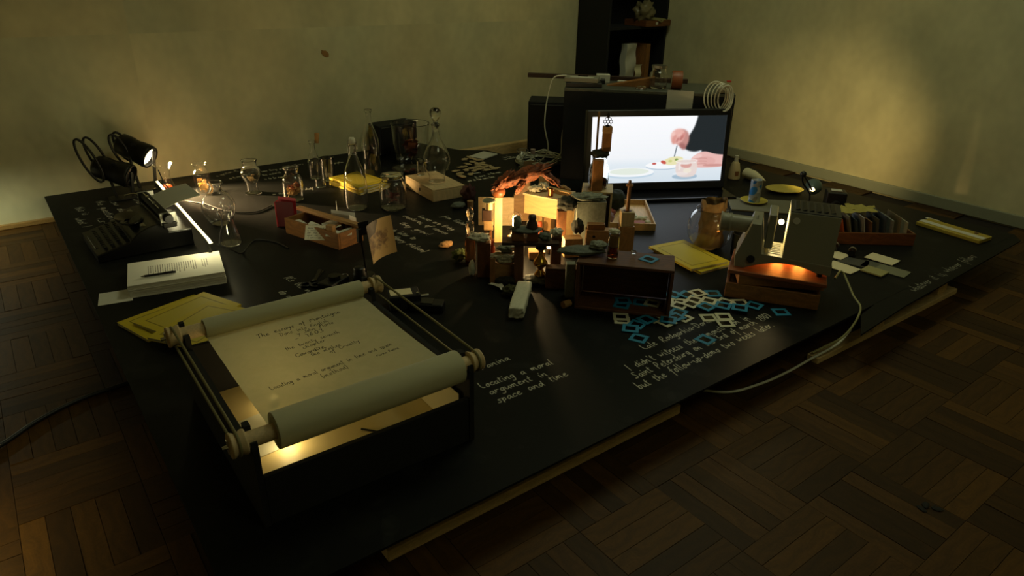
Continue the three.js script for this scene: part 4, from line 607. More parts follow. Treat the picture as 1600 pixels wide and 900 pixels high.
{ const t = thing('drive_motor', 'black gear motor with a paper label beside the right belt of the scroll box', 'motor', [0.9446, TOP, -1.8073], -0.35); part('motor_block', box(0.1, 0.05, 0.07, 0.004), M.blackMatte, t); part('paper_label', box(0.07, 0.001, 0.045, 0.0003, 0.0505), M.cream, t, [-0.01, 0, 0]); part('shaft', cyl(0.005, 0.005, 0.03, 12).rotateZ(-Math.PI / 2).translate(0.05, 0.03, 0), M.chrome, t); part('screw', cyl(0.004, 0.004, 0.006, 10, 0.05), M.chrome, t, [0.04, 0, 0.025]); }
{ const t = thing('power_adapter', 'black power adapter lying right of the gear motor', 'adapter', [0.9914, TOP, -1.7405], -0.75); part('adapter_body', box(0.11, 0.03, 0.05, 0.006), M.black, t); part('ridge', box(0.04, 0.003, 0.04, 0.001, 0.0302), M.plastic, t); }
solo('bread_crust', rock(0.033, 0.012, 0.02, 6, 0.15), mottled(0xb98a55, 61, 0.2, 0.05, 0.9), 'flat oval piece of bread lying left of the wooden village', 'bread', [1.3328, TOP, -2.1745], 0.2);
solo('moss_tuft', rock(0.025, 0.022, 0.022, 9, 0.4, 3), std(0x4a5220, 1), 'small green moss tuft left of the brown bottle', 'moss', [1.2957, TOP, -2.0248]);
solo('clay_flower', rock(0.032, 0.045, 0.03, 13, 0.35, 2.2), std(0x3a1712, 0.8), 'dark red dried flower head right of the pine box', 'flower', [1.7139, TOP + 0.0, -2.5872]);
solo('grey_pebble', rock(0.035, 0.014, 0.026, 14, 0.15), M.slate, 'flat grey pebble in front of the pine box corner', 'pebble', [1.6381, TOP, -2.5581]);
solo('bottle_cork', cyl(0.013, 0.015, 0.034, 20), M.cork, 'single upright cork right of the pine box', 'cork', [1.6843, TOP, -2.527]);

// ---------- the wooden village around the bulb ----------
const VY = -0.68, GV = 'village of wood and stone';
const rt = (x, z, u, v = 0) => [x + u * Math.cos(VY) + v * Math.sin(VY), z - u * Math.sin(VY) + v * Math.cos(VY)];   // shift seen from the front of the village
function blk(name, label, x, z, y, w, h, d, m, dyaw = 0, cat = 'block') { return solo(name, box(w, h, d, 0.0018), m, label, cat, [x, TOP + y, z], VY + dyaw); }
function stone(label, x, z, y, rx, ry, rz, seed, m, rough = 0.2, name = 'stone', cat = 'stone', dyaw = 0) { return solo(name, rock(rx, ry, rz, seed, rough), m, label, cat, [x, TOP + y, z], VY + dyaw); }
{
  // bulb
  const t = thing('light_bulb', 'clear glowing light bulb standing in the middle of the wooden village', 'bulb', [1.5269, TOP + 0.0605, -1.9836]);
  blk('bulb_block', 'low wooden block under the clear bulb', 1.5269, -1.9836, 0, 0.055, 0.06, 0.05, M.beech, 0);
  part('socket', lathe([[0, 0], [0.022, 0], [0.024, 0.004], [0.02, 0.014], [0.0165, 0.016], [0.0165, 0.03], [0, 0.03]], 28), M.steel, t);
  part('bulb_glass', lathe([[0.012, 0.03], [0.014, 0.038], [0.024, 0.056], [0.029, 0.072], [0.025, 0.088], [0.013, 0.098], [0, 0.1]], 32, 40), M.thinGlass, t);
  part('filament', tube([[-0.009, 0.045, 0], [-0.012, 0.066, 0.003], [-0.005, 0.076, -0.003], [0.002, 0.066, 0.003], [0.008, 0.077, -0.002], [0.012, 0.064, 0], [0.009, 0.045, 0]], 0.0014, 40), new THREE.MeshStandardMaterial({ color: 0xffffff, emissive: new THREE.Color().setRGB(1, 0.75, 0.35), emissiveIntensity: 40 }), t);
  const l = addLight(new THREE.PointLight(BULB, 0.28), 0, 0.068, 0, t); l.shadow.radius = 0.5;
  const [hx, hz] = [1.6255, -1.8916], s = thing('candle_bulb', 'small bare bulb glowing low in front of the raised box', 'bulb', [hx, TOP, hz]); part('socket', cyl(0.012, 0.011, 0.022, 20), M.black, s); part('bulb_glass', lathe([[0.008, 0.022], [0.013, 0.032], [0.014, 0.042], [0.008, 0.056], [0, 0.062]], 24, 30), new THREE.MeshStandardMaterial({ color: 0xffffff, emissive: BULB, emissiveIntensity: 12 }), s); addLight(new THREE.PointLight(BULB, 0.12), 0, 0.042, 0, s).shadow.radius = 0.6;
}
blk('pine_post', 'square light pine post left of the glowing bulb', 1.5387, -2.1104, 0, 0.031, 0.188, 0.031, M.pine, 0.1, 'post');
{ const [x, z] = [1.5387, -2.1104]; solo('wooden_ball', lathe([[0, 0], [0.016, 0], [0.024, 0.007], [0.0275, 0.018], [0.025, 0.03], [0.017, 0.037], [0, 0.038]], 32, 40), M.lacquer, 'round turned wooden knob on top of the pine post', 'knob', [x, TOP + 0.1885, z]);
  const g = [at(rock(0.095, 0.026, 0.03, 41, 0.45, 2.6), 0.075, 0.01, 0, 0, 0, 0.38), at(rock(0.05, 0.018, 0.02, 42, 0.5, 3), 0.0, 0.0, 0.005, 0, 0.3, 0.7), at(rock(0.05, 0.014, 0.018, 43, 0.5, 3), 0.15, 0.022, 0.0, 0, 0, -0.6), at(rock(0.03, 0.012, 0.012, 46, 0.5, 3), 0.06, -0.004, 0.02, 0.4, 0.6, 0.9), at(rock(0.04, 0.01, 0.012, 47, 0.6, 3), 0.1, 0.045, 0.0, 0, 0.2, 0.2)];
  solo('driftwood_root', merge(g), M.bark, 'reddish gnarled root bridging the knob and the arched block', 'root', [rt(x, z, 0.035)[0], TOP + 0.236, rt(x, z, 0.035)[1]], VY); }
{ const [x, z] = [1.6442, -2.2702]; blk('upright_board', 'thin pale board standing upright behind the bulb', x, z, 0, 0.15, 0.125, 0.008, M.pale, 0.05, 'board'); }
{ const s = new THREE.Shape(); s.moveTo(-0.05, 0); s.lineTo(0.03, 0); s.lineTo(0.03, 0.215); s.lineTo(-0.018, 0.215); s.quadraticCurveTo(-0.03, 0.1, -0.05, 0.09); s.closePath();
  const [x, z] = [1.7835, -2.2663]; solo('arched_block', new THREE.ExtrudeGeometry(s, { depth: 0.04, bevelEnabled: true, bevelSize: 0.0015, bevelThickness: 0.0015, bevelSegments: 2, curveSegments: 14 }).translate(0, 0.002, -0.02), M.beech, 'tall wooden block with a hollow curved side behind the bulb', 'block', [x, TOP, z], VY); }
{ // raised open box lit by the bulb
  const yaw = -1.1957, w = 0.1611, [mx, mz] = [1.7227, -2.0658], d = 0.13, cx = mx - Math.sin(yaw) * d / 2 , cz = mz - Math.cos(yaw) * d / 2, c = Math.cos(yaw), s = Math.sin(yaw);
  const Q = (u, v) => [cx + u * c + v * s, cz - u * s + v * c];
  const t = thing('raised_box', 'brightly lit wooden box raised on blocks beside the bulb', 'box', [cx, TOP + 0.082, cz], yaw);
  part('front_board', box(w, 0.08, 0.008), M.pine, t, [0, 0, d / 2 - 0.004]); part('back_board', box(w, 0.08, 0.008), M.pine, t, [0, 0, -d / 2 + 0.004]); for (const k of [-1, 1]) part('side_board', box(0.008, 0.08, d - 0.017), M.pine, t, [k * (w / 2 - 0.004), 0, 0]); part('top_board', box(w + 0.01, 0.007, d + 0.01, 0.0015, 0.0803), M.pale, t);
  for (const [u, v, h, m, lab, ww] of [[-w / 2 + 0.025, -0.03, 0.0815, M.pine, 'pine block under the left end of the raised box', 0.04], [-0.005, -0.02, 0.0815, M.beech, 'beech block under the middle of the raised box', 0.035], [w / 2 - 0.02, -0.02, 0.0815, M.brown, 'dark block under the right end of the raised box', 0.04]]) { const p = Q(u, v); solo('support_block', box(ww, h, 0.04), m, lab, 'block', [p[0], TOP, p[1]], yaw); }
  const Y = 0.082 + 0.088, on = (u, v) => Q(u, v);
  { const p = on(0.02, -0.01); solo('wooden_beam', box(0.15, 0.016, 0.022), M.pine, 'short pine beam lying on top of the raised box', 'beam', [p[0], TOP + Y, p[1]], yaw - 0.1); }
  { const p = on(-0.052, -0.045); solo('leaning_tablet', box(0.045, 0.055, 0.006), M.pale, 'small pale tablet standing on the back left of the raised box', 'tablet', [p[0], TOP + Y, p[1]], yaw + 0.1); }
  { const p = on(0.03, 0.045); solo('copper_thimble', lathe([[0, 0], [0.0095, 0], [0.0105, 0.002], [0.0105, 0.03], [0.0095, 0.031], [0.0095, 0.006], [0, 0.005]], 24), M.copper, 'little copper cup on the front of the raised box', 'cup', [p[0], TOP + Y, p[1]]); }
  { const p = on(-0.05, 0.03); stone('white curled shell on the left corner of the raised box', p[0], p[1], Y, 0.026, 0.012, 0.018, 51, M.shell, 0.5, 'shell', 'shell'); }
  { const p = on(-0.03, 0.0); stone('pale broken shell behind the curled shell on the raised box', p[0], p[1], Y, 0.018, 0.016, 0.016, 52, M.shell, 0.5, 'shell', 'shell'); }
  for (const [u, v, r, k, lab] of [[0.04, -0.045, 0.016, 53, 'round pebble at the back of the raised box'], [0.062, -0.04, 0.013, 54, 'smaller pebble beside the round pebble on the raised box']]) { const p = on(u, v); stone(lab, p[0], p[1], Y, r, r * 0.8, r, k, M.cork, 0.15, 'pebble', 'pebble'); }
}
{ const [x, z] = [1.7094, -1.9248]; blk('red_post', 'red brown wooden post at the right end of the raised box', x, z, 0, 0.035, 0.152, 0.035, M.red, 0.1, 'post'); stone('dark rough stone on top of the red brown post', ...rt(x, z, 0.025), 0.1525, 0.042, 0.026, 0.035, 61, M.dark, 0.3); }
{ const [x, z] = [1.8054, -1.9724]; blk('cream_block', 'cream wooden block behind the red brown post', x, z, 0, 0.045, 0.125, 0.03, M.pine, 0); }
{ const [x, z] = [1.8051, -1.8676]; const t = thing('card_house', 'upright grey green cardboard box with a flat stone on its roof', 'box', [x, TOP, z], VY + 0.05); part('box_body', box(0.112, 0.19, 0.085), M.grey, t); part('lid_seam', box(0.113, 0.002, 0.086, 0.0005, 0.085), std(0x6e7263, 0.8), t); part('box_top', box(0.114, 0.005, 0.087, 0.001, 0.1905), M.grey, t);
  stone('flat mottled stone lying on the grey green box', ...rt(x, z, -0.01, 0.015), 0.196, 0.065, 0.012, 0.035, 63, M.stone, 0.3);
  // tower behind the grey box
  const [bx, bz] = rt(x, z, 0.035, -0.115), H = 0.2; const b = thing('tower_box', 'tall pale wooden box carrying the tower of jar and blocks', 'box', [bx, TOP, bz], VY - 0.1); part('front_board', box(0.095, H, 0.008), M.pale, b, [-0.012, 0, 0.056]); part('back_board', box(0.12, H, 0.008), M.pale, b, [0, 0, -0.056]); part('side_board', box(0.008, H, 0.103), M.pale, b, [-0.056, 0, 0]); part('side_board', box(0.008, H, 0.103), M.pale, b, [0.056, 0, 0]); part('top_board', box(0.122, 0.007, 0.122, 0.0015, H + 0.0003), M.pale, b);
  const Y = H + 0.0075, [jx, jz] = rt(bx, bz, 0.0, 0.0), [px, pz] = rt(bx, bz, -0.008, 0.044);
  const j = thing('honey_jar', 'glass jar with brown liquid in the tower in front of the screen', 'jar', [jx, TOP + Y, jz]); part('glass_body', vessel([[0.034, 0], [0.038, 0.005], [0.038, 0.085], [0.03, 0.1], [0.028, 0.12], [0.03, 0.122]], 0.0024), M.glass, j); part('liquid', cyl(0.0345, 0.0345, 0.03, 36, 0.006), M.liquid, j);
  solo('tower_post', box(0.042, 0.125, 0.022), M.oak, 'brown wooden post standing in front of the tower jar', 'post', [px, TOP + Y, pz], VY);
  const [cx, cz] = rt(jx, jz, 0.0, 0.0); solo('jar_lid_stone', rock(0.036, 0.016, 0.034, 66, 0.2), M.dark, 'dark mossy clump on the rim of the tower jar', 'moss', [cx, TOP + Y + 0.1225, cz]);
  const [ux, uz] = rt(cx, cz, 0.022, 0.0); solo('upper_block', box(0.034, 0.07, 0.03), M.oak, 'upper wooden block of the tower in front of the screen', 'block', [ux, TOP + Y + 0.15, uz], VY); solo('cap_block', box(0.036, 0.024, 0.032), M.beech, 'small cap block near the top of the tower', 'block', [ux, TOP + Y + 0.2205, uz], VY);
  const o = thing('filigree_ornament', 'black filigree metal ornament crowning the tower', 'ornament', [ux, TOP + Y + 0.245, uz], VY); const rings = []; for (let i = 0; i < 7; i++) { const a = i / 6 * 6.283; rings.push(at(new THREE.TorusGeometry(0.006, 0.0014, 6, 14), i ? Math.cos(a) * 0.0115 : 0, 0.018 + (i ? Math.sin(a) * 0.0115 : 0), 0)); } part('rings', merge(rings), M.blackMetal, o); part('finial', lathe([[0, 0.033], [0.004, 0.034], [0.008, 0.042], [0.004, 0.052], [0, 0.056]], 16), M.blackMetal, o); part('ornament_foot', cyl(0.008, 0.006, 0.006, 16), M.blackMetal, o);
  const [sx, sz] = rt(cx, cz, -0.014, -0.012); solo('thin_stick', box(0.008, 0.15, 0.008), M.beech, 'thin orange wooden stick standing beside the upper tower block', 'stick', [sx, TOP + Y + 0.148, sz], VY); }
{ const [x, z] = [1.8553, -1.7175]; blk('base_block', 'big plain wooden block right of the village under the peg cube', x, z, 0, 0.06, 0.123, 0.05, M.beech, 0.05); blk('peg_cube', 'wooden cube with a hole carrying a turned peg', x, z, 0.1235, 0.05, 0.055, 0.045, M.pale, 0.08, 'cube');
  const p = thing('turned_peg', 'turned wooden peg with a pointed finial on the cube', 'peg', [x, TOP + 0.179, z]); part('shaft', cyl(0.0075, 0.0065, 0.095, 20), M.oak, p); part('finial', lathe([[0, 0.095], [0.013, 0.096], [0.014, 0.1], [0.007, 0.106], [0.005, 0.112], [0.006, 0.116], [0, 0.12]], 24), M.oak, p); part('hole_ring', lathe([[0.0078, 0.0002], [0.016, 0.0002], [0.016, 0.0008], [0.0078, 0.0008]], 28), M.brown, p);
  const [bx, bz] = rt(x, z, -0.092, 0.0); const b = thing('holed_beam', 'wooden beam with a round drilled hole left of the peg cube', 'beam', [bx, TOP + 0.0525, bz], VY + 0.03); part('beam_body', box(0.118, 0.05, 0.04), M.beech, b); part('drilled_hole', cyl(0.0055, 0.0055, 0.001, 18).rotateX(Math.PI / 2), M.blackMatte, b, [-0.03, 0.026, 0.0203]);
  blk('red_block', 'red brown block under the drilled beam', ...rt(bx, bz, -0.025), 0, 0.065, 0.052, 0.045, M.red, 0.05); blk('beam_topper', 'flat block lying on the drilled beam', ...rt(bx, bz, -0.022), 0.103, 0.066, 0.022, 0.03, M.oak, 0.02); blk('rose_block', 'pinkish wooden block left of the red brown block', ...rt(bx, bz, -0.11, 0.02), 0, 0.07, 0.075, 0.05, M.beech, 0.2); stone('dark leaf-like stone leaning on the grey green box', ...rt(bx, bz, -0.09, -0.01), 0.0755, 0.022, 0.03, 0.014, 68, M.dark, 0.3); }
{ // central stand: post, plank and what lies on it
  const [x, z] = [1.3658, -1.7486]; blk('stand_post', 'dark wooden post carrying the cross plank in front of the bulb', x, z, 0, 0.034, 0.145, 0.034, M.brown, 0, 'post');
  const [qx, qz] = rt(x, z, 0.038); blk('cross_plank', 'dark thin plank lying across the post and the brass lamp', qx, qz, 0.1455, 0.195, 0.012, 0.055, M.walnut, 0.02, 'plank');
  const Y = 0.158; blk('stub_block', 'small brown block on the left of the cross plank', ...rt(x, z, -0.005), Y, 0.042, 0.028, 0.035, M.oak); blk('stub_block', 'small brown block in the middle of the cross plank', ...rt(x, z, 0.045), Y, 0.038, 0.028, 0.035, M.red);
  stone('smooth grey green slab on the two small blocks', ...rt(x, z, 0.022), Y + 0.0285, 0.055, 0.0095, 0.03, 71, M.slate, 0.12, 'slab'); stone('pointed grey stone on the smooth slab', ...rt(x, z, -0.008), Y + 0.044, 0.014, 0.022, 0.012, 72, M.grey, 0.15); { const [px, pz] = rt(x, z, 0.042); solo('wooden_figure', lathe([[0, 0], [0.02, 0], [0.021, 0.004], [0.016, 0.022], [0.012, 0.03], [0.014, 0.036], [0.012, 0.046], [0, 0.048]], 28), M.walnut, 'dark turned wooden figure on the smooth slab', 'figure', [px, TOP + Y + 0.043, pz]); }
  stone('grey green stone on the right end of the cross plank', ...rt(x, z, 0.085), Y, 0.022, 0.014, 0.018, 73, M.slate, 0.25);
  const [bx, bz] = rt(x, z, 0.075, 0.0); stone('greenish rock under the brass lamp', bx, bz, 0, 0.055, 0.014, 0.035, 74, M.slate, 0.25); const yb = 0.027; const l = thing('brass_lamp', 'small bulbous brass lamp under the right end of the cross plank', 'brass lamp', [bx, TOP + yb, bz]); part('brass_body', lathe([[0, 0], [0.019, 0], [0.021, 0.004], [0.015, 0.014], [0.009, 0.022], [0.013, 0.03], [0.024, 0.042], [0.024, 0.052], [0.014, 0.068], [0.008, 0.082], [0.009, 0.092], [0.014, 0.1]], 36, 70), M.brass, l); part('lamp_cap', lathe([[0, 0.118], [0.012, 0.117], [0.02, 0.108], [0.018, 0.1], [0, 0.1]], 28), M.blackMetal, l);
  const [wx, wz] = rt(x, z, 0.128, -0.03); blk('quartz_post', 'brown post with a white crystal right of the brass lamp', wx, wz, 0, 0.036, 0.165, 0.034, M.brown, 0.05, 'post'); stone('white crystal on the brown post', wx, wz, 0.1655, 0.02, 0.013, 0.018, 75, M.white, 0.35, 'crystal', 'crystal'); blk('low_block', 'wide dark block at the front foot of the quartz post', ...rt(wx, wz, 0.02, 0.06), 0, 0.11, 0.075, 0.04, M.brown, 0.02); }
{ // left wing
  const [x, z] = [1.3209, -1.9848]; const t = thing('stoppered_bottle', 'brown glass bottle with a tall crystal stopper at the left of the village', 'bottle', [x, TOP, z]); part('glass_body', vessel([[0.016, 0], [0.0185, 0.004], [0.0185, 0.09], [0.016, 0.108], [0.012, 0.116]], 0.002), M.amber, t); part('crystal_stopper', lathe([[0, 0.1], [0.0115, 0.1165], [0.0155, 0.14], [0.014, 0.162], [0.006, 0.166], [0.007, 0.17], [0.0135, 0.19], [0.0125, 0.208], [0.006, 0.218], [0, 0.219]], 28), M.glass, t);
  const [px, pz] = [1.2977, -1.8638]; blk('shell_post', 'red brown post with a ribbed shell on top at the front left of the village', px, pz, 0, 0.046, 0.13, 0.04, M.red, 0.1, 'post'); stone('ribbed white shell on the front left post', ...rt(px, pz, -0.016), 0.1305, 0.035, 0.014, 0.026, 81, M.shell, 0.35, 'shell', 'shell'); stone('rounded white stone leaning at the foot of the front left post', ...rt(px, pz, -0.042, 0.005), 0, 0.012, 0.03, 0.014, 82, M.white, 0.15);
  const [lx, lz] = [1.341, -1.8063]; blk('low_pine_block', 'low pine block between the shell post and the stand post', lx, lz, 0, 0.075, 0.06, 0.04, M.beech, 0.1); stone('long barnacled stone bridging the low pine block', ...rt(lx, lz, 0.008), 0.0605, 0.05, 0.018, 0.03, 83, M.shell, 0.3, 'barnacle_stone'); stone('dark wedge of rock on the barnacled stone', ...rt(lx, lz, 0.01, -0.01), 0.094, 0.03, 0.014, 0.02, 84, M.stone, 0.3); { const [kx, kz] = rt(lx, lz, -0.035, 0.05); const o = solo('leaning_stick', box(0.018, 0.085, 0.012), M.oak, 'short wooden stick leaning on the low pine block', 'stick', [kx, TOP + 0.002, kz], [0, VY, 0]); o.rotateX(-0.28); } stone('dark bark log at the foot of the low pine block', ...rt(lx, lz, 0.012, 0.055), 0, 0.034, 0.014, 0.018, 85, M.dark, 0.2, 'bark_log', 'log');
  const [sx, sz] = [1.4781, -2.0917]; blk('dark_pillar', 'pair of slim dark pillars left of the pine post', ...rt(sx, sz, -0.009), 0, 0.011, 0.07, 0.014, M.walnut, 0, 'pillar'); blk('dark_pillar', 'slim red pillar beside the dark pillar left of the pine post', ...rt(sx, sz, 0.009), 0, 0.011, 0.07, 0.014, M.red, 0, 'pillar'); blk('speckled_block', 'speckled beige block on the slim pillars', sx, sz, 0.0705, 0.036, 0.036, 0.03, M.cork, 0.05); blk('dark_block', 'dark block stacked on the speckled block', ...rt(sx, sz, -0.006), 0.107, 0.038, 0.045, 0.03, M.walnut, 0.1); { const [tx, tz] = rt(sx, sz, 0.002); const o = thing('wooden_spool', 'cream spool with a green cap on top of the left stack', 'spool', [tx, TOP + 0.1525, tz]); part('spool_body', cyl(0.015, 0.014, 0.03, 24), M.pine, o); part('cap', lathe([[0, 0.03], [0.024, 0.03], [0.026, 0.034], [0.02, 0.04], [0, 0.041]], 28), std(0x7c8468, 0.6), o); }
  const [ox, oz] = [1.7294, -2.0789]; solo('orange_figurine', lathe([[0, 0], [0.012, 0], [0.013, 0.01], [0.008, 0.03], [0.011, 0.042], [0.008, 0.055], [0, 0.058]], 24), std(0xb04a1c, 0.5), 'little orange figurine standing under the raised box', 'figurine', [ox, TOP, oz]); stone('orange coral twig beside the shell post', ...rt(px, pz, 0.03, -0.02), 0, 0.008, 0.06, 0.008, 86, std(0xb5481c, 0.7), 0.3, 'coral_twig', 'coral'); blk('amber_tile', 'small flat orange tile under the raised box', ...rt(...[1.5598, -1.8891], 0), 0, 0.06, 0.03, 0.05, M.beech, 0.1); }
{ // on and around the tipped drawer
  const Y = 0.1655; stone('large flat slate on the left of the tipped drawer', 1.4432, -1.5174, Y, 0.078, 0.012, 0.036, 91, M.slate, 0.15, 'slate', 'stone', 0.1); stone('grey lump of rock on the flat slate', 1.4813, -1.4846, Y + 0.018, 0.028, 0.014, 0.022, 92, M.stone, 0.25);
  const [x, z] = [1.5025, -1.4367]; const t = thing('amber_vial', 'glass vial half full of amber liquid with white crumbs on the tipped drawer', 'vial', [x, TOP + Y, z]); part('glass_body', vessel([[0.0155, 0], [0.017, 0.003], [0.017, 0.082]], 0.0016, 0.003, 32, 12), M.glass, t); part('liquid', cyl(0.015, 0.015, 0.034, 28, 0.0035), M.liquid, t); part('filling', cyl(0.0148, 0.0148, 0.038, 28, 0.039), M.cork, t); part('crumbs', rock(0.015, 0.008, 0.015, 93, 0.5, 3).translate(0, 0.078, 0), M.white, t);
  solo('glass_cube', box(0.016, 0.012, 0.016, 0.002), M.glass, 'tiny clear glass cube on the tipped drawer', 'cube', [1.5789, TOP + Y, -1.4174], VY);
  blk('grey_post', 'narrow grey painted post at the left end of the tipped drawer', 1.436, -1.559, 0, 0.03, 0.12, 0.03, M.grey, 0.05, 'post'); solo('fallen_cork', cyl(0.011, 0.012, 0.03, 18).rotateZ(Math.PI / 2).translate(0, 0.012, 0), M.cork, 'short cork lying at the left foot of the tipped drawer', 'cork', [1.3859, TOP, -1.4987], VY + 0.7);
  const a = [1.1836, -1.5239], b = [1.3303, -1.6699], len = Math.hypot(a[0] - b[0], a[1] - b[1]); solo('white_chalk_rock', lump(0.05, 0.04, len, 95, 0.06), M.white, 'long white chalk rock lying in front of the village', 'rock', [(a[0] + b[0]) / 2, TOP, (a[1] + b[1]) / 2], Math.atan2(b[0] - a[0], b[1] - a[1])); stone('dark mossy clump behind the white chalk rock', 1.2725, -1.6729, 0, 0.026, 0.016, 0.022, 96, M.moss, 0.4, 'moss_clump', 'moss');
  for (const [px, pz, r, lab] of [[1.2678, -1.7513, 0.3, 'folded white paper strip left of the mossy clump'], [1.2779, -1.7315, -0.4, 'second paper strip pointing to the mossy clump']]) solo('paper_strip', sheet(0.016, 0.05, 3, 10, (x, z) => 0.01 - 4 * z * z + Math.abs(x) * 0.3, 0.0008), M.paper, lab, 'paper', [px, TOP + 0.001, pz], r); }

// ---------- slides spilling from the drawer ----------
{
  const fs = new THREE.Shape([[-1, -1], [1, -1], [1, 1], [-1, 1]].map(([x, y]) => new THREE.Vector2(x * 0.025, y * 0.025))); fs.holes.push(new THREE.Path([[-1, -1], [-1, 1], [1, 1], [1, -1]].map(([x, y]) => new THREE.Vector2(x * 0.0155, y * 0.0125))));
  const mount = new THREE.ExtrudeGeometry(fs, { depth: 0.0016, bevelEnabled: false }).rotateX(-Math.PI / 2), film = new THREE.BoxGeometry(0.0312, 0.0006, 0.0252).translate(0, 0.0008, 0), done = [];
  const list = [
    ['w', 1.4525, -1.3246, -0.743, 'front left of the spill, over another white slide'], ['w', 1.465, -1.3427, -0.7114, 'half hidden under the frontmost left white slide'], ['w', 1.5457, -1.2753, -1.6322, 'under the blue slide before the drawer opening'], ['w', 1.7039, -1.3117, -0.823, 'at the upper left of the white row, half covered'],
    ['b', 1.7323, -1.3586, -1.3697, 'at the drawer corner behind the white row'], ['b', 1.7663, -1.3288, 0.2049, 'behind the white row next to the drawer corner'], ['b', 1.8531, -1.2869, -0.6085, 'farthest back beside the stacked drawers'], ['w', 1.8052, -1.314, -1.7518, 'farthest back of the white slides'],
    ['b', 1.4685, -1.2765, -1.241, 'between the front left white slide and its blue neighbour'], ['b', 1.4307, -1.2672, -0.8608, 'just in front of the front left white slide'], ['b', 1.5157, -1.2802, -1.5577, 'on top of a white slide before the drawer opening'], ['b', 1.4099, -1.2126, -1.1417, 'lying alone nearest the front left'],
    ['w', 1.6264, -1.2241, -1.4689, 'peeping out under the blue pair at the drawer end'], ['w', 1.5541, -1.2321, 0.0389, 'almost covered by the blue pair at the drawer end'], ['b', 1.6411, -1.2577, -1.2785, 'below the white row at the drawer end'], ['b', 1.6045, -1.2394, -0.0645, 'on top of the blue pair at the drawer end'], ['b', 1.5691, -1.2375, -0.9463, 'nearest the drawer end in front'],
    ['w', 1.6793, -1.2878, -1.2776, 'leftmost of the white row outside the drawer'], ['w', 1.7521, -1.284, -1.2491, 'second of the white row outside the drawer'], ['w', 1.7145, -1.269, -1.4242, 'in front of the second white slide of the row'], ['w', 1.7832, -1.2504, -1.1405, 'third of the white row outside the drawer'], ['w', 1.8334, -1.2213, -1.3207, 'fourth of the white row outside the drawer'], ['w', 1.8661, -1.1866, -0.552, 'right end of the white row'],
    ['b', 1.7374, -1.2242, -1.5022, 'left of the blue row in front of the white row'], ['b', 1.7865, -1.1956, -1.1256, 'middle of the blue row in front of the white row'], ['b', 1.8159, -1.1522, -0.9893, 'right of the blue row in front of the white row'], ['b', 1.8843, -1.1445, -1.3183, 'right of the white row by the stacked drawers'], ['b', 1.9205, -1.0677, -0.5644, 'alone at the far right beside the date'],
    ['w', 1.6922, -1.1779, -0.5674, 'left of the three white slides over the writing'], ['w', 1.7365, -1.1523, -0.6115, 'upper right of the three white slides over the writing'], ['w', 1.6998, -1.1193, -0.5671, 'lowest of the three white slides over the writing'], ['b', 1.5684, -1.0912, -1.4424, 'alone over the handwriting at the front'],
    ['b', 1.516, -1.3905, -0.9889, 'inside the tipped drawer at the left', 1], ['b', 1.54, -1.4085, -0.6098, 'on top of the left slide inside the tipped drawer', 1], ['b', 1.5819, -1.3675, -0.9253, 'inside the tipped drawer in the middle', 1], ['w', 1.6061, -1.339, -1.0882, 'inside the tipped drawer beside the blue ones', 1],
  ];
  const make = (kind, x, y, z, yaw, where) => { const t = thing('photo_slide', (kind === 'w' ? 'white' : 'blue') + ' framed photo slide ' + where, 'slide', [x, y, z], yaw, kind === 'w' ? 'white slides' : 'blue slides'); part('mount', mount, kind === 'w' ? M.whiteMount : M.blueMount, t); part('film', film, M.film, t); };
  for (const [kind, x, z, yaw, where, inside] of list) { let lv = 0; for (const q of done) if (Math.hypot(q[0] - x, q[1] - z) < 0.058) lv = Math.max(lv, q[2] + 1); done.push([x, z, lv]); make(kind, x, TOP + 0.0003 + (inside ? 0.0102 : 0) + lv * 0.0017, z, yaw, where); }
  { const [x, z] = [1.5877, -1.3585]; make('b', x, TOP + 0.1656, z, -1.3583, 'lying on top of the tipped drawer'); }
}

// ---------- right side of the platform ----------
{ // shallow wooden tray of small finds behind the village
  const yaw = -0.694, c = Math.cos(yaw), s = Math.sin(yaw), w = 0.32, d = 0.34, fr = [2.16, -1.83], ox = fr[0] - c * w / 2 - s * d / 2, oz = fr[1] + s * w / 2 - c * d / 2;
  const t = thing('finds_tray', 'shallow pale wooden tray of small finds in front of the screen', 'tray', [ox, TOP, oz], yaw); drawer(t, w, d, 0.032, M.pine, 0.006);
  const Q = (u, v, y = 0.0085) => [ox + u * c + v * s, TOP + y, oz - u * s + v * c];
  solo('matchbox', box(0.055, 0.018, 0.035), std(0xa04a20, 0.7), 'orange matchbox at the front right of the tray of finds', 'box', Q(0.09, 0.13), yaw + 0.1); solo('bone_piece', rock(0.03, 0.009, 0.012, 101, 0.3), M.white, 'white bone fragment behind the orange matchbox in the tray', 'bone', Q(0.11, 0.06), yaw + 0.4); solo('crumpled_receipt', rock(0.035, 0.012, 0.02, 102, 0.4), M.paper, 'crumpled white receipt in the middle of the tray of finds', 'paper', Q(0.055, 0.05), yaw); solo('moss_ball', rock(0.055, 0.045, 0.05, 103, 0.2), std(0x23281a, 1), 'dark green moss ball at the back of the tray of finds', 'moss', Q(0.0, -0.09), yaw); solo('brick_chip', rock(0.025, 0.016, 0.02, 104, 0.2), std(0x7a3a22, 0.9), 'reddish brick chip before the moss ball in the tray', 'stone', Q(-0.02, 0.01), yaw); solo('pink_figurine', rock(0.018, 0.024, 0.014, 105, 0.3), std(0x8a7484, 0.8), 'pinkish grey figurine at the left of the tray of finds', 'figurine', Q(-0.03, 0.1), yaw); solo('chalk_bit', rock(0.014, 0.009, 0.011, 106, 0.3), M.white, 'little white chalk bit at the right rim of the tray of finds', 'chalk', Q(0.132, 0.11), yaw);
}
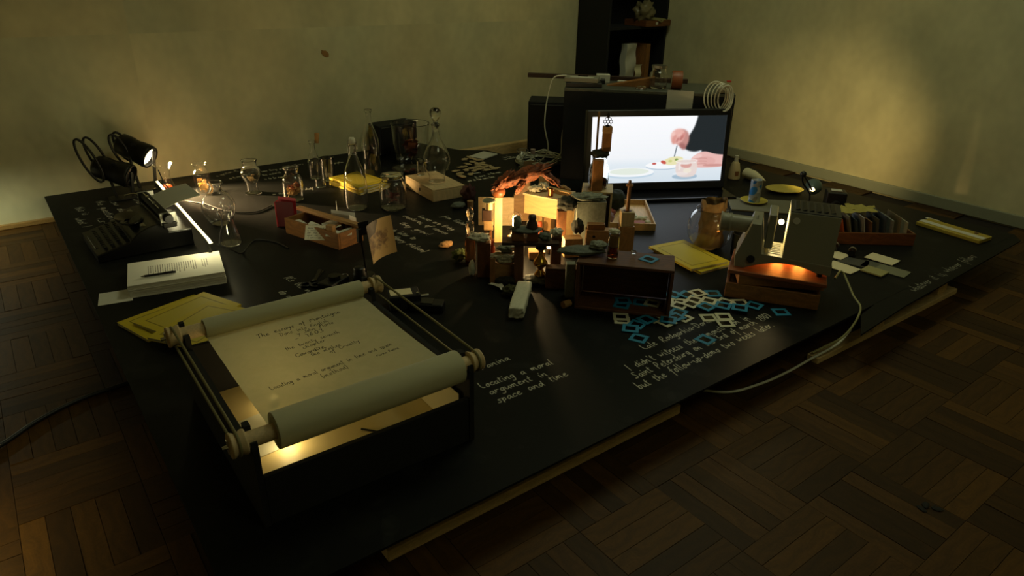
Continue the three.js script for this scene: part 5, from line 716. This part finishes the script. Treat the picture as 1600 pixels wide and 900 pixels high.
{ const [x, z] = [2.1942, -1.5839]; const t = thing('glass_bowl', 'large round glass bowl with a paper bag inside, left of the projector lens', 'bowl', [x, TOP, z]); part('bowl', vessel([[0.035, 0], [0.05, 0.004], [0.082, 0.045], [0.09, 0.085], [0.078, 0.13], [0.06, 0.155], [0.062, 0.162]], 0.0025), M.glass, t);
  const g = new THREE.CylinderGeometry(0.046, 0.052, 0.185, 40, 24, true), p = g.attributes.position; for (let i = 0; i < p.count; i++) { const k = 1 + 0.16 * noise3(p.getX(i) * 30, p.getY(i) * 22, p.getZ(i) * 30); p.setXYZ(i, p.getX(i) * k * 1.05, p.getY(i) + 0.01 * noise3(p.getX(i) * 20, 3, p.getZ(i) * 20), p.getZ(i) * k * 0.8); } g.computeVertexNormals(); solo('paper_bag', g, std(0x8f734a, 0.75, { side: THREE.DoubleSide }), 'crumpled brown paper bag standing inside the round glass bowl', 'bag', [x + 0.006, TOP + 0.103, z], 0.4).scale.set(1.25, 1, 1.2); }
solo('black_mug', vessel([[0.03, 0], [0.036, 0.004], [0.038, 0.04], [0.04, 0.095]], 0.003), M.black, 'black mug under the projector lens', 'mug', [2.2227, TOP, -1.4488]);
solo('grey_board', box(0.3, 0.006, 0.2), std(0x6a6750, 0.8), 'grey cardboard sheet lying behind the projector', 'cardboard', [2.8428, TOP, -1.7819], -0.8155);
{ const [x, z] = [3.1307, -2.1574], h = 0.125; const t = thing('ceramic_bottle', 'small cream ceramic bottle with a cap right of the screen', 'bottle', [x, TOP, z]); part('bottle_body', lathe([[0, 0], [0.03, 0], [0.032, 0.004], [0.028, h * 0.4], [0.02, h * 0.68], [0.01, h * 0.76]], 32), std(0xcbb98c, 0.5), t); part('cap', cyl(0.011, 0.01, h * 0.24, 20, h * 0.76), M.white, t); part('motif', sheet(0.02, 0.024, 6, 6, (a, b) => -16 * a * a).rotateX(Math.PI / 2).translate(0, h * 0.28, 0.0315), std(0x8a5a34, 0.7), t, [0, 0, 0], [0, -0.5, 0]); }
{ const [x, z] = [3.1758, -2.0687]; const t = thing('paper_cone', 'rolled pale paper cone lying behind the can', 'paper cone', [x, TOP + 0.0285, z], -1.8744); const g = lathe([[0.028, 0], [0.0275, 0.06], [0.014, 0.12], [0.0012, 0.16], [0.001, 0.158], [0.013, 0.119], [0.0265, 0.06], [0.027, 0]], 32); g.rotateZ(-Math.PI / 2); g.translate(-0.06, 0, 0); part('cone', g, M.cream, t); }
{ const [x, z] = [2.8436, -1.8287]; solo('yellow_saucer', lathe([[0, 0], [0.04, 0], [0.06, 0.01], [0.063, 0.013], [0.058, 0.013], [0.038, 0.004], [0, 0.004]], 40), std(0xb3a23a, 0.4), 'yellow saucer under the blue and white can', 'saucer', [x, TOP + 0.0065, z]); const can = canvasTex(256, 160, (c, w, h) => { c.fillStyle = '#9fa8ae'; c.fillRect(0, 0, w, h); const R = rng(3); for (let i = 0; i < 14; i++) { c.fillStyle = ['#2d6fb4', '#d8dde0', '#7d8084', '#3d86c8'][i % 4]; c.beginPath(); c.ellipse(R() * w, R() * h, 10 + R() * 26, 8 + R() * 20, R() * 3, 0, 7); c.fill(); } }); const t = thing('drink_can', 'blue and white printed can on the yellow saucer', 'can', [x, TOP + 0.0115, z], 0.5); part('can_body', cyl(0.027, 0.027, 0.105, 32), new THREE.MeshPhysicalMaterial({ map: can, roughness: 0.3, metalness: 0.4 }), t); part('can_rim', new THREE.TorusGeometry(0.025, 0.002, 8, 32).rotateX(Math.PI / 2).translate(0, 0.105, 0), M.steel, t); }
solo('yellow_plate', lathe([[0, 0], [0.06, 0], [0.09, 0.012], [0.095, 0.016], [0.088, 0.016], [0.058, 0.005], [0, 0.005]], 40).scale(1, 1, 0.75), std(0xb6a548, 0.35), 'flat yellow dish lying behind the projector near the wall', 'dish', [3.1495, TOP, -1.8635], -0.6);
{ // desk lamp behind the projector: its head throws light on the right wall
  const [x, z] = [2.9524, -1.6163]; const t = thing('gooseneck_lamp', 'black gooseneck lamp behind the projector lighting the wall', 'lamp', [x, TOP, z], 0); part('lamp_foot', cyl(0.05, 0.046, 0.012, 32), M.black, t); part('gooseneck', tube([[0, 0.01, 0], [0.0, 0.08, 0], [-0.045, 0.14, -0.02], [-0.06, 0.18, -0.02], [-0.02, 0.15, -0.02], [0.01, 0.1, 0]], 0.004, 40), M.black, t); part('neck_joint', new THREE.SphereGeometry(0.014, 20, 14), M.black, t, [-0.055, 0.18, -0.02]);
  const dir = V(0.9, 0.03, -0.42).normalize(), q = new THREE.Quaternion().setFromUnitVectors(V(0, 1, 0), dir), e = new THREE.Euler().setFromQuaternion(q); const head = part('lamp_head', lathe([[0.012, 0], [0.022, 0.006], [0.034, 0.04], [0.037, 0.06], [0.035, 0.06], [0.031, 0.04], [0.019, 0.01], [0.011, 0.004]], 36), std(0x50645f, 0.35), t, [0.012, 0.1, 0], [e.x, e.y, e.z]);
  part('lamp_glow', new THREE.SphereGeometry(0.015, 20, 14), new THREE.MeshStandardMaterial({ color: 0xffffff, emissive: WARM, emissiveIntensity: 6 }), head, [0, 0.03, 0]);
  const l = new THREE.SpotLight(WARM, 1.3, 0, 0.6, 0.7); l.position.set(0, 0.05, 0); l.castShadow = true; l.name = 'lamp_beam'; l.target.position.set(0, 1, 0); head.add(l); head.add(l.target);
}
{ const [x, z] = [2.9983, -1.5188]; const t = thing('video_camera', 'black box camera standing behind the projector', 'camera', [x, TOP, z], -0.9); part('body', box(0.085, 0.115, 0.075, 0.006), M.black, t); part('top_plate', box(0.045, 0.004, 0.03, 0.001, 0.1155), M.card, t); for (let i = 0; i < 4; i++) part('button', box(0.004, 0.012, 0.006, 0.001, 0.03 + i * 0.018), M.steel, t, [0.0425, 0, 0.02]); part('lens_tube', cyl(0.02, 0.02, 0.03, 28).rotateX(Math.PI / 2).translate(0, 0.06, 0.037), M.black, t); }
{ // file box with index cards
  const yaw = -0.6666, w = 0.3281, d = 0.15, h = 0.05, [mx, mz] = [2.7824, -1.211], c = Math.cos(yaw), s = Math.sin(yaw), ox = mx - s * d / 2, oz = mz - c * d / 2;
  const t = thing('file_box', 'red brown wooden card-file drawer full of envelopes by the wall', 'file box', [ox, TOP, oz], yaw); drawer(t, w, d, h, M.red, 0.008);
  const Q = (u, v, y = 0.0085) => [ox + u * c + v * s, TOP + y, oz - u * s + v * c];
  const cols = [[0x8a8a78, 'grey'], [0xa8501c, 'orange'], [0x6c6a55, 'dull green'], [0x3c4c52, 'dark blue'], [0x9aa0a0, 'pale blue'], [0x6a4a2a, 'brown'], [0x55564a, 'dark grey'], [0x3a444c, 'slate blue'], [0x7d8078, 'light grey'], [0x75684a, 'tan'], [0xa8a288, 'cream']];
  cols.forEach(([col, nm], i) => { const u = -w / 2 + 0.028 + i * (w - 0.06) / 10, o = solo('index_card', box(0.002 + (i % 3) * 0.002, 0.085 + (i * 37 % 5) * 0.006, 0.118, 0.0006), std(col, 0.8), nm + ' envelope leaning as number ' + ['first', 'second', 'third', 'fourth', 'fifth', 'sixth', 'seventh', 'eighth', 'ninth', 'tenth', 'last'][i].replace(/^/, '') + ' from the left in the card-file drawer', 'envelope', Q(u, 0), [0, yaw, 0.35 - i * 0.03], 'envelopes in the card-file drawer'); o.userData.label = nm + ' envelope, ' + ['first', 'second', 'third', 'fourth', 'fifth', 'sixth', 'seventh', 'eighth', 'ninth', 'tenth', 'last'][i] + ' from the left in the card-file drawer'; });
  for (const [u, v, y, r, lab] of [[-0.1, -0.02, 0.118, 0.2, 'crumpled yellow paper on the left of the envelopes'], [-0.02, -0.05, 0.116, -0.2, 'flat yellow paper on the middle of the envelopes']]) solo('yellow_paper', sheet(0.12, 0.08, 14, 8, (x, q) => 0.006 * noise3(x * 30, q * 30, y), 0.001), std(0xa89c4c, 0.8), lab, 'paper', Q(u, v, y), yaw + r);
}
{ // old deckle-edged photographs lying face down
  const g = new THREE.Shape(), n = 16, W = 0.045, H = 0.032, R = rng(6), jit = () => (R() - 0.5) * 0.0016; for (let i = 0; i < n; i++) { const p = [-W + 2 * W * i / n, -H + jit()]; i ? g.lineTo(...p) : g.moveTo(...p); } for (let i = 0; i < n; i++) g.lineTo(W + jit(), -H + 2 * H * i / n); for (let i = 0; i < n; i++) g.lineTo(W - 2 * W * i / n, H + jit()); for (let i = 0; i < n; i++) g.lineTo(-W + jit(), H - 2 * H * i / n);
  const geo = new THREE.ExtrudeGeometry(g, { depth: 0.0012, bevelEnabled: false }).rotateX(-Math.PI / 2);
  for (const [x, z, yaw, y, m, lab] of [[2.5679, -1.0791, -1.3978, 0, std(0x55564a, 0.5), 'dark grey translucent photograph under the cream card and pale photograph'], [2.5375, -1.161, -1.183, 0, std(0x4a4b46, 0.4), 'dark glossy photograph between the white deckle-edged ones'], [2.5692, -1.0263, -1.434, 0.0014, std(0x77785e, 0.6), 'grey green photograph with a white blot at the right of the group'], [2.5443, -1.2519, -1.5023, 0.0016, M.cream, 'white deckle-edged photograph next to the projector'], [2.4398, -1.1526, -1.5487, 0.003, M.cream, 'white deckle-edged photograph nearest to the front of the group'], [2.6506, -1.1065, -1.5115, 0.003, M.cream, 'white deckle-edged photograph at the back right of the group'], [2.5009, -1.0591, -1.5067, 0.003, M.yellowDim, 'yellowish thick card in front of the group of photographs']]) { const o = solo('old_photograph', geo, m, lab, 'photograph', [x, TOP + 0.0004 + y, z], yaw, 'old photographs'); o.scale.set(1.18, 1, 1.2); if (m === M.yellowDim) o.scale.set(0.85, 4, 1); }
  for (const [x, z, lab] of [[2.6122, -1.2802, 'black film canister left behind the white photographs'], [2.617, -1.2101, 'dark film canister with a grey cap behind the photographs']]) { const t = thing('film_canister', lab, 'canister', [x, TOP, z], 0.4); part('can', cyl(0.013, 0.013, 0.045, 24).rotateZ(Math.PI / 2).translate(0, 0.0132, 0), M.gloss, t); part('cap', cyl(0.0142, 0.0142, 0.008, 24).rotateZ(Math.PI / 2).translate(0, 0.0145, 0), M.castGrey, t); }
}
{ const yaw = -1.6674, [x, z] = [3.2218, -1.0899]; const t = thing('pencil_box', 'flat yellow wooden box with a white strip near the right wall', 'box', [x, TOP, z], yaw); part('box_body', box(0.27, 0.016, 0.1, 0.003), std(0xa8922c, 0.5), t); part('white_strip', box(0.271, 0.0012, 0.034, 0.0004, 0.0162), M.card, t, [0, 0, 0.012]); part('clasp', box(0.012, 0.002, 0.016, 0.0005, 0.0162), M.brown, t, [0.08, 0, -0.03]); solo('paper_slip', box(0.06, 0.001, 0.02, 0.0003), M.card, 'narrow white slip behind the flat yellow box', 'paper', [3.3286, TOP + 0.0002, -1.2198], yaw); }

// ---------- floor ----------
solo('floor_cable', tube([[-0.7, 0.006, -1.75], [-0.32, 0.006, -1.84], [-0.17, 0.006, -1.9], [-0.08, 0.006, -1.97], [0.03, 0.006, -2.02], [0.16, 0.006, -2.035], [0.4, 0.006, -2.05]], 0.006, 60), M.cable, 'thick black cable running over the parquet under the platform', 'cable');
for (const [x, z, r, lab] of [[1.5432, -0.4082, 0.3, 'largest of three dark flakes on the parquet'], [1.5226, -0.4075, 1.2, 'dark flake on the parquet nearest the camera'], [1.552, -0.3863, 2.2, 'right one of three dark flakes on the parquet']]) solo('dark_flake', rock(0.012, 0.0015, 0.007, Math.round(r * 10), 0.3, 2, 2), std(0x0b0a08, 0.8), lab, 'flake', [x, 0.001, z], r, 'dark flakes on the floor');
solo('extension_cable', tube([[1.45, 0.005, -1.1], [1.55, 0.005, -0.98], [1.66, 0.005, -0.95], [1.8, 0.005, -0.94], [1.9, 0.02, -0.93], [2.0, 0.06, -0.9], [2.06, 0.09, -0.9]], 0.004, 60), M.cableWhite, 'white cord hanging below the front edge of the platform', 'cord');
{ const t = thing('power_strip', 'dark power strip with a plug under the platform edge', 'power strip', [1.78, 0, -1.08], 0.6); part('strip_body', box(0.2, 0.035, 0.055, 0.006), M.black, t); for (const k of [-1, 0, 1]) part('socket', cyl(0.02, 0.02, 0.002, 24, 0.0345), M.plastic, t, [k * 0.06, 0, 0]); part('plug', merge([cyl(0.018, 0.015, 0.03, 20, 0.037)]), M.castGrey, t, [-0.06, 0, 0]); }

// ---------- lamps outside the picture ----------
function clampLamp(label, x, y, z, col, power) {
  const t = thing('floor_lamp', label, 'lamp', [x, 0, z]); part('lamp_foot', cyl(0.09, 0.08, 0.02, 32), M.black, t); part('lamp_pole', cyl(0.008, 0.008, y + 0.02, 14, 0.02), M.black, t); const sh = part('lamp_shade', lathe([[0.02, 0.07], [0.04, 0.06], [0.085, 0], [0.083, 0], [0.038, 0.058], [0.018, 0.068]], 36), M.blackMetal, t, [0.04, y, 0]);
  part('lamp_bulb', new THREE.SphereGeometry(0.02, 20, 14), new THREE.MeshStandardMaterial({ color: 0xffffff, emissive: col, emissiveIntensity: 4 }), sh, [0, 0.02, 0]); addLight(new THREE.PointLight(col, power), 0, 0.02, 0, sh); return t;
}
clampLamp('small black lamp outside the picture beside the left wall end', -0.55, 0.3, -3.5, new THREE.Color().setRGB(0.95, 1, 0.72), 0.8);
clampLamp('small black lamp outside the picture on the left floor', -0.42, 0.1, -1.48, new THREE.Color().setRGB(1, 0.86, 0.4), 0.25);
for (const [x, z, power, lab] of [[2.5, -1.85, 3.2, 'dim round ceiling lamp above the platform outside the picture'], [1.3, 0.7, 1.5, 'dimmer round ceiling lamp behind the viewer outside the picture']]) {
  const col = new THREE.Color().setRGB(0.93, 1, 0.63), t = thing('ceiling_lamp', lab, 'lamp', [x, 0, z]); part('ceiling_plate', cyl(0.6, 0.6, 0.02, 48, 2.88), M.white, t);
  part('diffuser', lathe([[0, 2.8], [0.3, 2.805], [0.56, 2.84], [0.6, 2.879]], 48), new THREE.MeshStandardMaterial({ color: 0xffffff, emissive: col, emissiveIntensity: power * 0.25 }), t);
  const l = new THREE.RectAreaLight(col, power, 1.0, 1.0); l.name = 'ceiling_glow'; l.position.set(0, 2.79, 0); l.rotation.x = -Math.PI / 2; t.add(l);
}

scene.traverse((o) => { if (o.isMesh) { o.castShadow = true; o.receiveShadow = true; } });
renderer.render(scene, camera);
